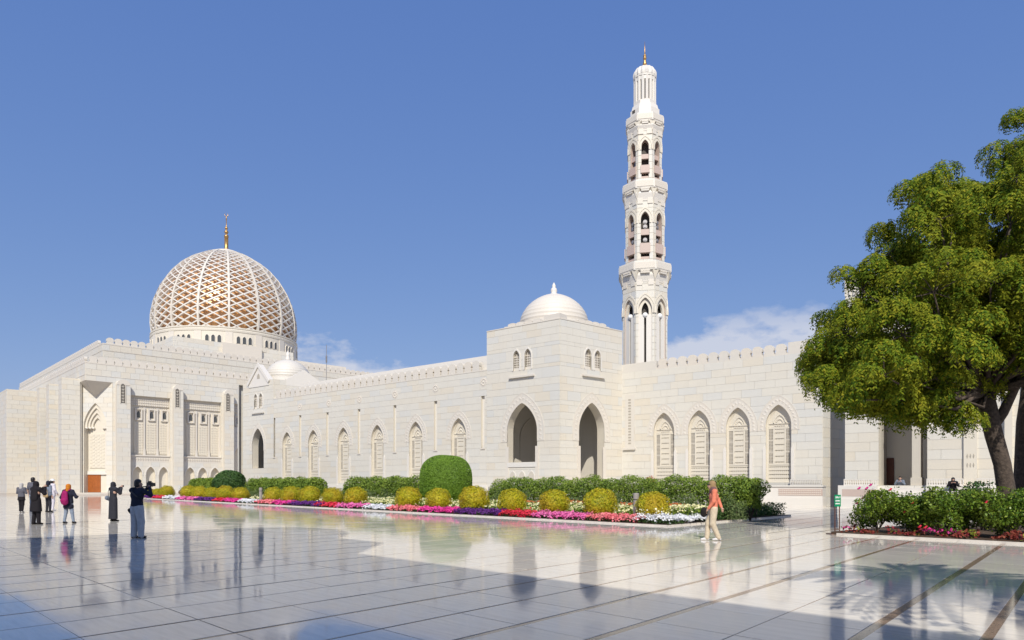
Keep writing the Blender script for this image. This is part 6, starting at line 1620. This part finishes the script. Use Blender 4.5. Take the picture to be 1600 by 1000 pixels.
def carried(name, label, cat, E, prims=None, mat='black_plastic', boxes=(), straps=(), group=None, h=0.014):
    Mw = E['Mw']; first = prims[0][0] if prims else boxes[0][0]
    t = thing(name, label, cat, Mw @ Vector(first), group)
    if prims: link('bag_body' if 'bag' in name or 'pack' in name else 'casing', sdf_mesh(name, prims, mat, h, 0.02), t, Mw)
    for i, (c, d, m, rot) in enumerate(boxes):
        b = MB().box(-d[0]/2, d[0]/2, -d[1]/2, d[1]/2, -d[2]/2, d[2]/2); b.build('casing' if i == 0 else 'fitting', m, t, Mw=Mw @ Matrix.Translation(c) @ Matrix.Rotation(rot, 4, 'Z'))
    for pts, r, m in straps: MB().tube(pts, r, 6).build('strap', m, t, Mw=Mw)
    return t
PHOTO = dict(shL=(-.185, 0, 1.40), shR=(.185, 0, 1.40), elL=(-.19, .20, 1.24), elR=(.22, .18, 1.22), wrL=(-.03, .25, 1.47), wrR=(.09, .24, 1.48))
def people():
    g = lambda px, py: ground(px, py)
    # 1 woman in grey scarf, far left
    E = person('person in pale grey headscarf, charcoal top and black leggings, farthest left', g(33.5, 801), 1.63, 3, dict(elL=(-.25, .03, 1.14), elR=(.25, .03, 1.14), wrL=(-.14, .20, 1.18), wrR=(.14, .20, 1.18), ankL=(-.06, -.02, .08), ankR=(.06, -.02, .08), kneeL=(-.075, .02, .48), kneeR=(.075, .02, .48)),
               [('trousers', 'cloth_black'), ('top', 'cloth_grey', dict(hem=.92, loose=.015, sleeve=.7)), ('skirt', 'cloth_black', dict(hem=.72)), ('scarf', 'cloth_silver', dict(drape=0)), ('shoes', 'cloth_silver')])
    # 2 man in grey tee
    E = person('tall dark haired man in grey t-shirt and jeans behind the black cloak', g(51.5, 800), 1.95, -6, dict(elL=(-.27, -.02, 1.10), wrL=(-.27, .06, .86)), [('trousers', 'cloth_bluejeans'), ('top', 'cloth_grey', dict(hem=.86, loose=.02, sleeve=.42)), ('hair', 'hair'), ('shoes', 'shoe_white')])
    # 3 woman in black cloak with camera
    E = person('person in long black cloak and black trousers taking a photograph', g(56.5, 819.5), 1.69, -18, dict(PHOTO, elR=(.30, .12, 1.22), wrR=(.20, .22, 1.47), wrL=(.08, .25, 1.46), ankL=(-.12, -.02, .08), ankR=(.12, .02, .08)),
               [('trousers', 'cloth_black', dict(loose=.012)), ('abaya', 'cloth_black', dict(hem=.52, flare=.19)), ('scarf', 'cloth_black', dict(long=1)), ('shoes', 'leather_black')])
    carried('camera', 'small dark camera held up by the person in the black cloak', 'camera', E, boxes=[((.17, .31, 1.53), (.14, .05, .09), 'black_plastic', 0), ((.17, .35, 1.53), (.06, .06, .06), 'black_plastic', 0)])
    # 5 white clothed figure behind 4
    E = person('person in white sun hat and pale pink shirt, partly hidden behind the slate shirt', g(81.5, 797.5), 1.86, -30, dict(elR=(.26, .0, 1.12), wrR=(.26, .12, .95)), [('trousers', 'cloth_white'), ('top', 'cloth_white', dict(hem=.74, loose=.03)), ('hat', 'white_paint'), ('hair', 'hair'), ('shoes', 'shoe_white')])
    # 4 slate shirt with tan bag
    E = person('person in slate blue shirt and navy headscarf with a tan bag at the hip', g(75.5, 800.5), 1.76, -25, dict(ankL=(-.14, 0, .08), ankR=(.14, 0, .08), kneeL=(-.12, .02, .48), kneeR=(.12, .02, .48), wrL=(-.22, .05, .92)), [('trousers', 'cloth_charcoal'), ('top', 'cloth_slate', dict(hem=.86, loose=.02, sleeve=.8)), ('scarf', 'cloth_navy', dict(drape=0)), ('shoes', 'leather_black')])
    carried('shoulder_bag', 'tan shoulder bag worn across the slate blue shirt', 'bag', E, [((.02, -.22, .92), (.20, -.20, .90), .10, .10, (1, .6, 1))], 'cloth_tan', straps=[([(.22, -.16, 1.0), (.10, -.15, 1.25), (-.10, -.10, 1.45), (-.18, .05, 1.40)], .012, 'cloth_tan')])
    # 6 backpack
    E = person('person in mustard headscarf and navy coat with a magenta backpack', g(107, 817.5), 1.58, -4, dict(ankL=(-.17, -.03, .08), ankR=(.19, .05, .08), kneeL=(-.13, .02, .48), kneeR=(.14, .03, .48), elL=(-.32, -.02, 1.12), wrL=(-.26, .12, .98), elR=(.34, .02, 1.14), wrR=(.27, .18, 1.16)),
               [('trousers', 'cloth_bluejeans'), ('top', 'cloth_navy', dict(hem=.63, loose=.03, name='coat')), ('scarf', 'cloth_orange', dict(drape=0)), ('shoes', 'leather_black')])
    carried('backpack', 'magenta backpack on the navy coat', 'backpack', E, [((0, -.23, 1.30), (0, -.24, .95), .13, .16, (1, .62, 1)), ((-.06, -.30, 1.0), (.06, -.30, 1.0), .09, .09, (1, .7, 1))], 'cloth_magenta', straps=[([(s*.10, -.16, 1.42), (s*.12, -.02, 1.49), (s*.13, .10, 1.40)], .022, 'cloth_magenta') for s in (-1, 1)])
    # 7 woman in charcoal abaya taking a picture
    E = person('person in ankle length charcoal abaya photographing with a phone', g(177, 814.5), 1.67, -30, dict(PHOTO, elR=(.24, .16, 1.22), wrR=(.15, .27, 1.46), wrL=(.04, .27, 1.46), ankL=(-.07, -.02, .08), ankR=(.09, .02, .08)),
               [('abaya', 'cloth_charcoal', dict(hem=.10, flare=.17)), ('scarf', 'cloth_charcoal'), ('shoes', 'leather_black'), ('trousers', 'cloth_black')])
    carried('phone', 'black phone held up by the person in the charcoal abaya', 'phone', E, boxes=[((.11, .35, 1.53), (.16, .012, .08), 'black_plastic', 0)])
    carried('handbag', 'white and blue handbag on the shoulder of the charcoal abaya', 'bag', E, [((-.27, -.12, 1.02), (-.27, -.02, .98), .09, .09, (.7, 1, 1.1))], 'cloth_slate', straps=[([(-.27, -.06, 1.10), (-.23, -.09, 1.30), (-.17, -.02, 1.49)], .012, 'cloth_navy')])
    # 8 man with camera in front
    E = person('man in dark plaid shirt and grey blue trousers aiming a big camera', g(214, 841), 1.71, -22, dict(shL=(-.2, 0, 1.40), shR=(.2, .02, 1.40), elL=(-.12, .24, 1.30), elR=(.40, .12, 1.27), wrL=(.06, .30, 1.46), wrR=(.23, .24, 1.48), head=(.03, .03, 1.59), hd=(.03, .10), ankL=(-.10, -.02, .08), ankR=(.13, .03, .08), kneeL=(-.11, .02, .48), kneeR=(.13, .03, .48)),
               [('trousers', 'cloth_jeans', dict(loose=.028)), ('top', 'cloth_plaid', dict(hem=.93, loose=.022)), ('hair', 'hair'), ('shoes', 'leather_black')])
    carried('camera', 'large black camera with lens held up by the man in plaid', 'camera', E, boxes=[((.16, .30, 1.57), (.17, .08, .13), 'black_plastic', 0), ((.16, .39, 1.57), (.10, .13, .10), 'black_plastic', 0), ((.16, .30, 1.65), (.07, .07, .05), 'black_plastic', 0)], straps=[([(.10, .34, 1.52), (-.02, .10, 1.49), (-.08, -.08, 1.47), (-.02, -.16, 1.36), (.16, -.13, 1.22), (.23, .02, 1.15)], .02, 'black_plastic')])
    carried('camera_pouch', 'small black pouch at the left hip of the man in plaid', 'bag', E, [((-.24, -.04, .82), (-.24, 0, .76), .06, .055)], 'leather_black', straps=[([(-.22, -.02, .86), (-.15, -.03, .97)], .012, 'leather_black')])
    # 9 woman walking
    E = person('walking woman in salmon sweater, khaki trousers and brown headscarf with sunglasses', g(1114.5, 844.5), 1.68, 82, dict(ankL=(-.05, -.14, .085), ankR=(.05, .17, .08), kneeL=(-.08, .03, .48), kneeR=(.08, .13, .49), elR=(.22, -.17, 1.16), wrR=(.10, -.24, .95), elL=(-.24, .02, 1.13), wrL=(-.18, .16, .92), shR=(.185, -.02, 1.39), head=(0, .05, 1.58), hd=(-.02, .10)),
               [('trousers', 'cloth_khaki', dict(loose=.014)), ('top', 'cloth_salmon', dict(hem=.88, loose=.008)), ('scarf', 'cloth_olive', dict(drape=0, neck='cloth_taupe')), ('sunglasses', 'black_plastic'), ('shoes', 'shoe_white')])
    carried('handbag', 'black handbag held in front by the walking woman', 'bag', E, [((-.14, .27, .86), (-.10, .27, .78), .09, .10, (.7, 1, 1.1))], 'leather_black', straps=[([(-.14, .22, .92), (-.17, .21, 1.0), (-.12, .27, .93)], .010, 'leather_black')])
    # seated people on the portal plinth
    SIT = dict(hipL=(-.10, 0, .12), hipR=(.10, 0, .12), kneeL=(-.14, .40, .16), kneeR=(.14, .40, .16), ankL=(-.14, .42, -.28), ankR=(.14, .42, -.28), shL=(-.19, .10, .58), shR=(.19, .10, .58), elL=(-.28, .22, .36), elR=(.28, .22, .36), wrL=(-.12, .33, .52), wrR=(.12, .33, .52), head=(0, .16, .76))
    f = Face(FPW.at(0, 1.1).xy, FPW.d)
    for px, lab, m1, m2, zz in ((1489, 'person in black sitting on the portal plinth behind the roses, hands at the face', 'cloth_black', 'cloth_charcoal', 1.16), ):
        pp = f.at(f.sp(px)); E = person(lab, pp, 1.62, 150, SIT, [('trousers', m1), ('top', m1, dict(hem=-.02, loose=.03)), ('scarf', m2, dict()), ('shoes', 'leather_black')], zbase=zz-0.02)
    f = Face(FPW.at(0, -0.6).xy, FPW.d); pp = f.at(f.sp(1407)); E = person('person in pale shirt sitting in the dark portal doorway', pp, 1.6, 140, SIT, [('trousers', 'cloth_navy'), ('top', 'cloth_slate', dict(hem=-.02, loose=.03)), ('hair', 'hair'), ('shoes', 'leather_black')], zbase=1.24)
people()
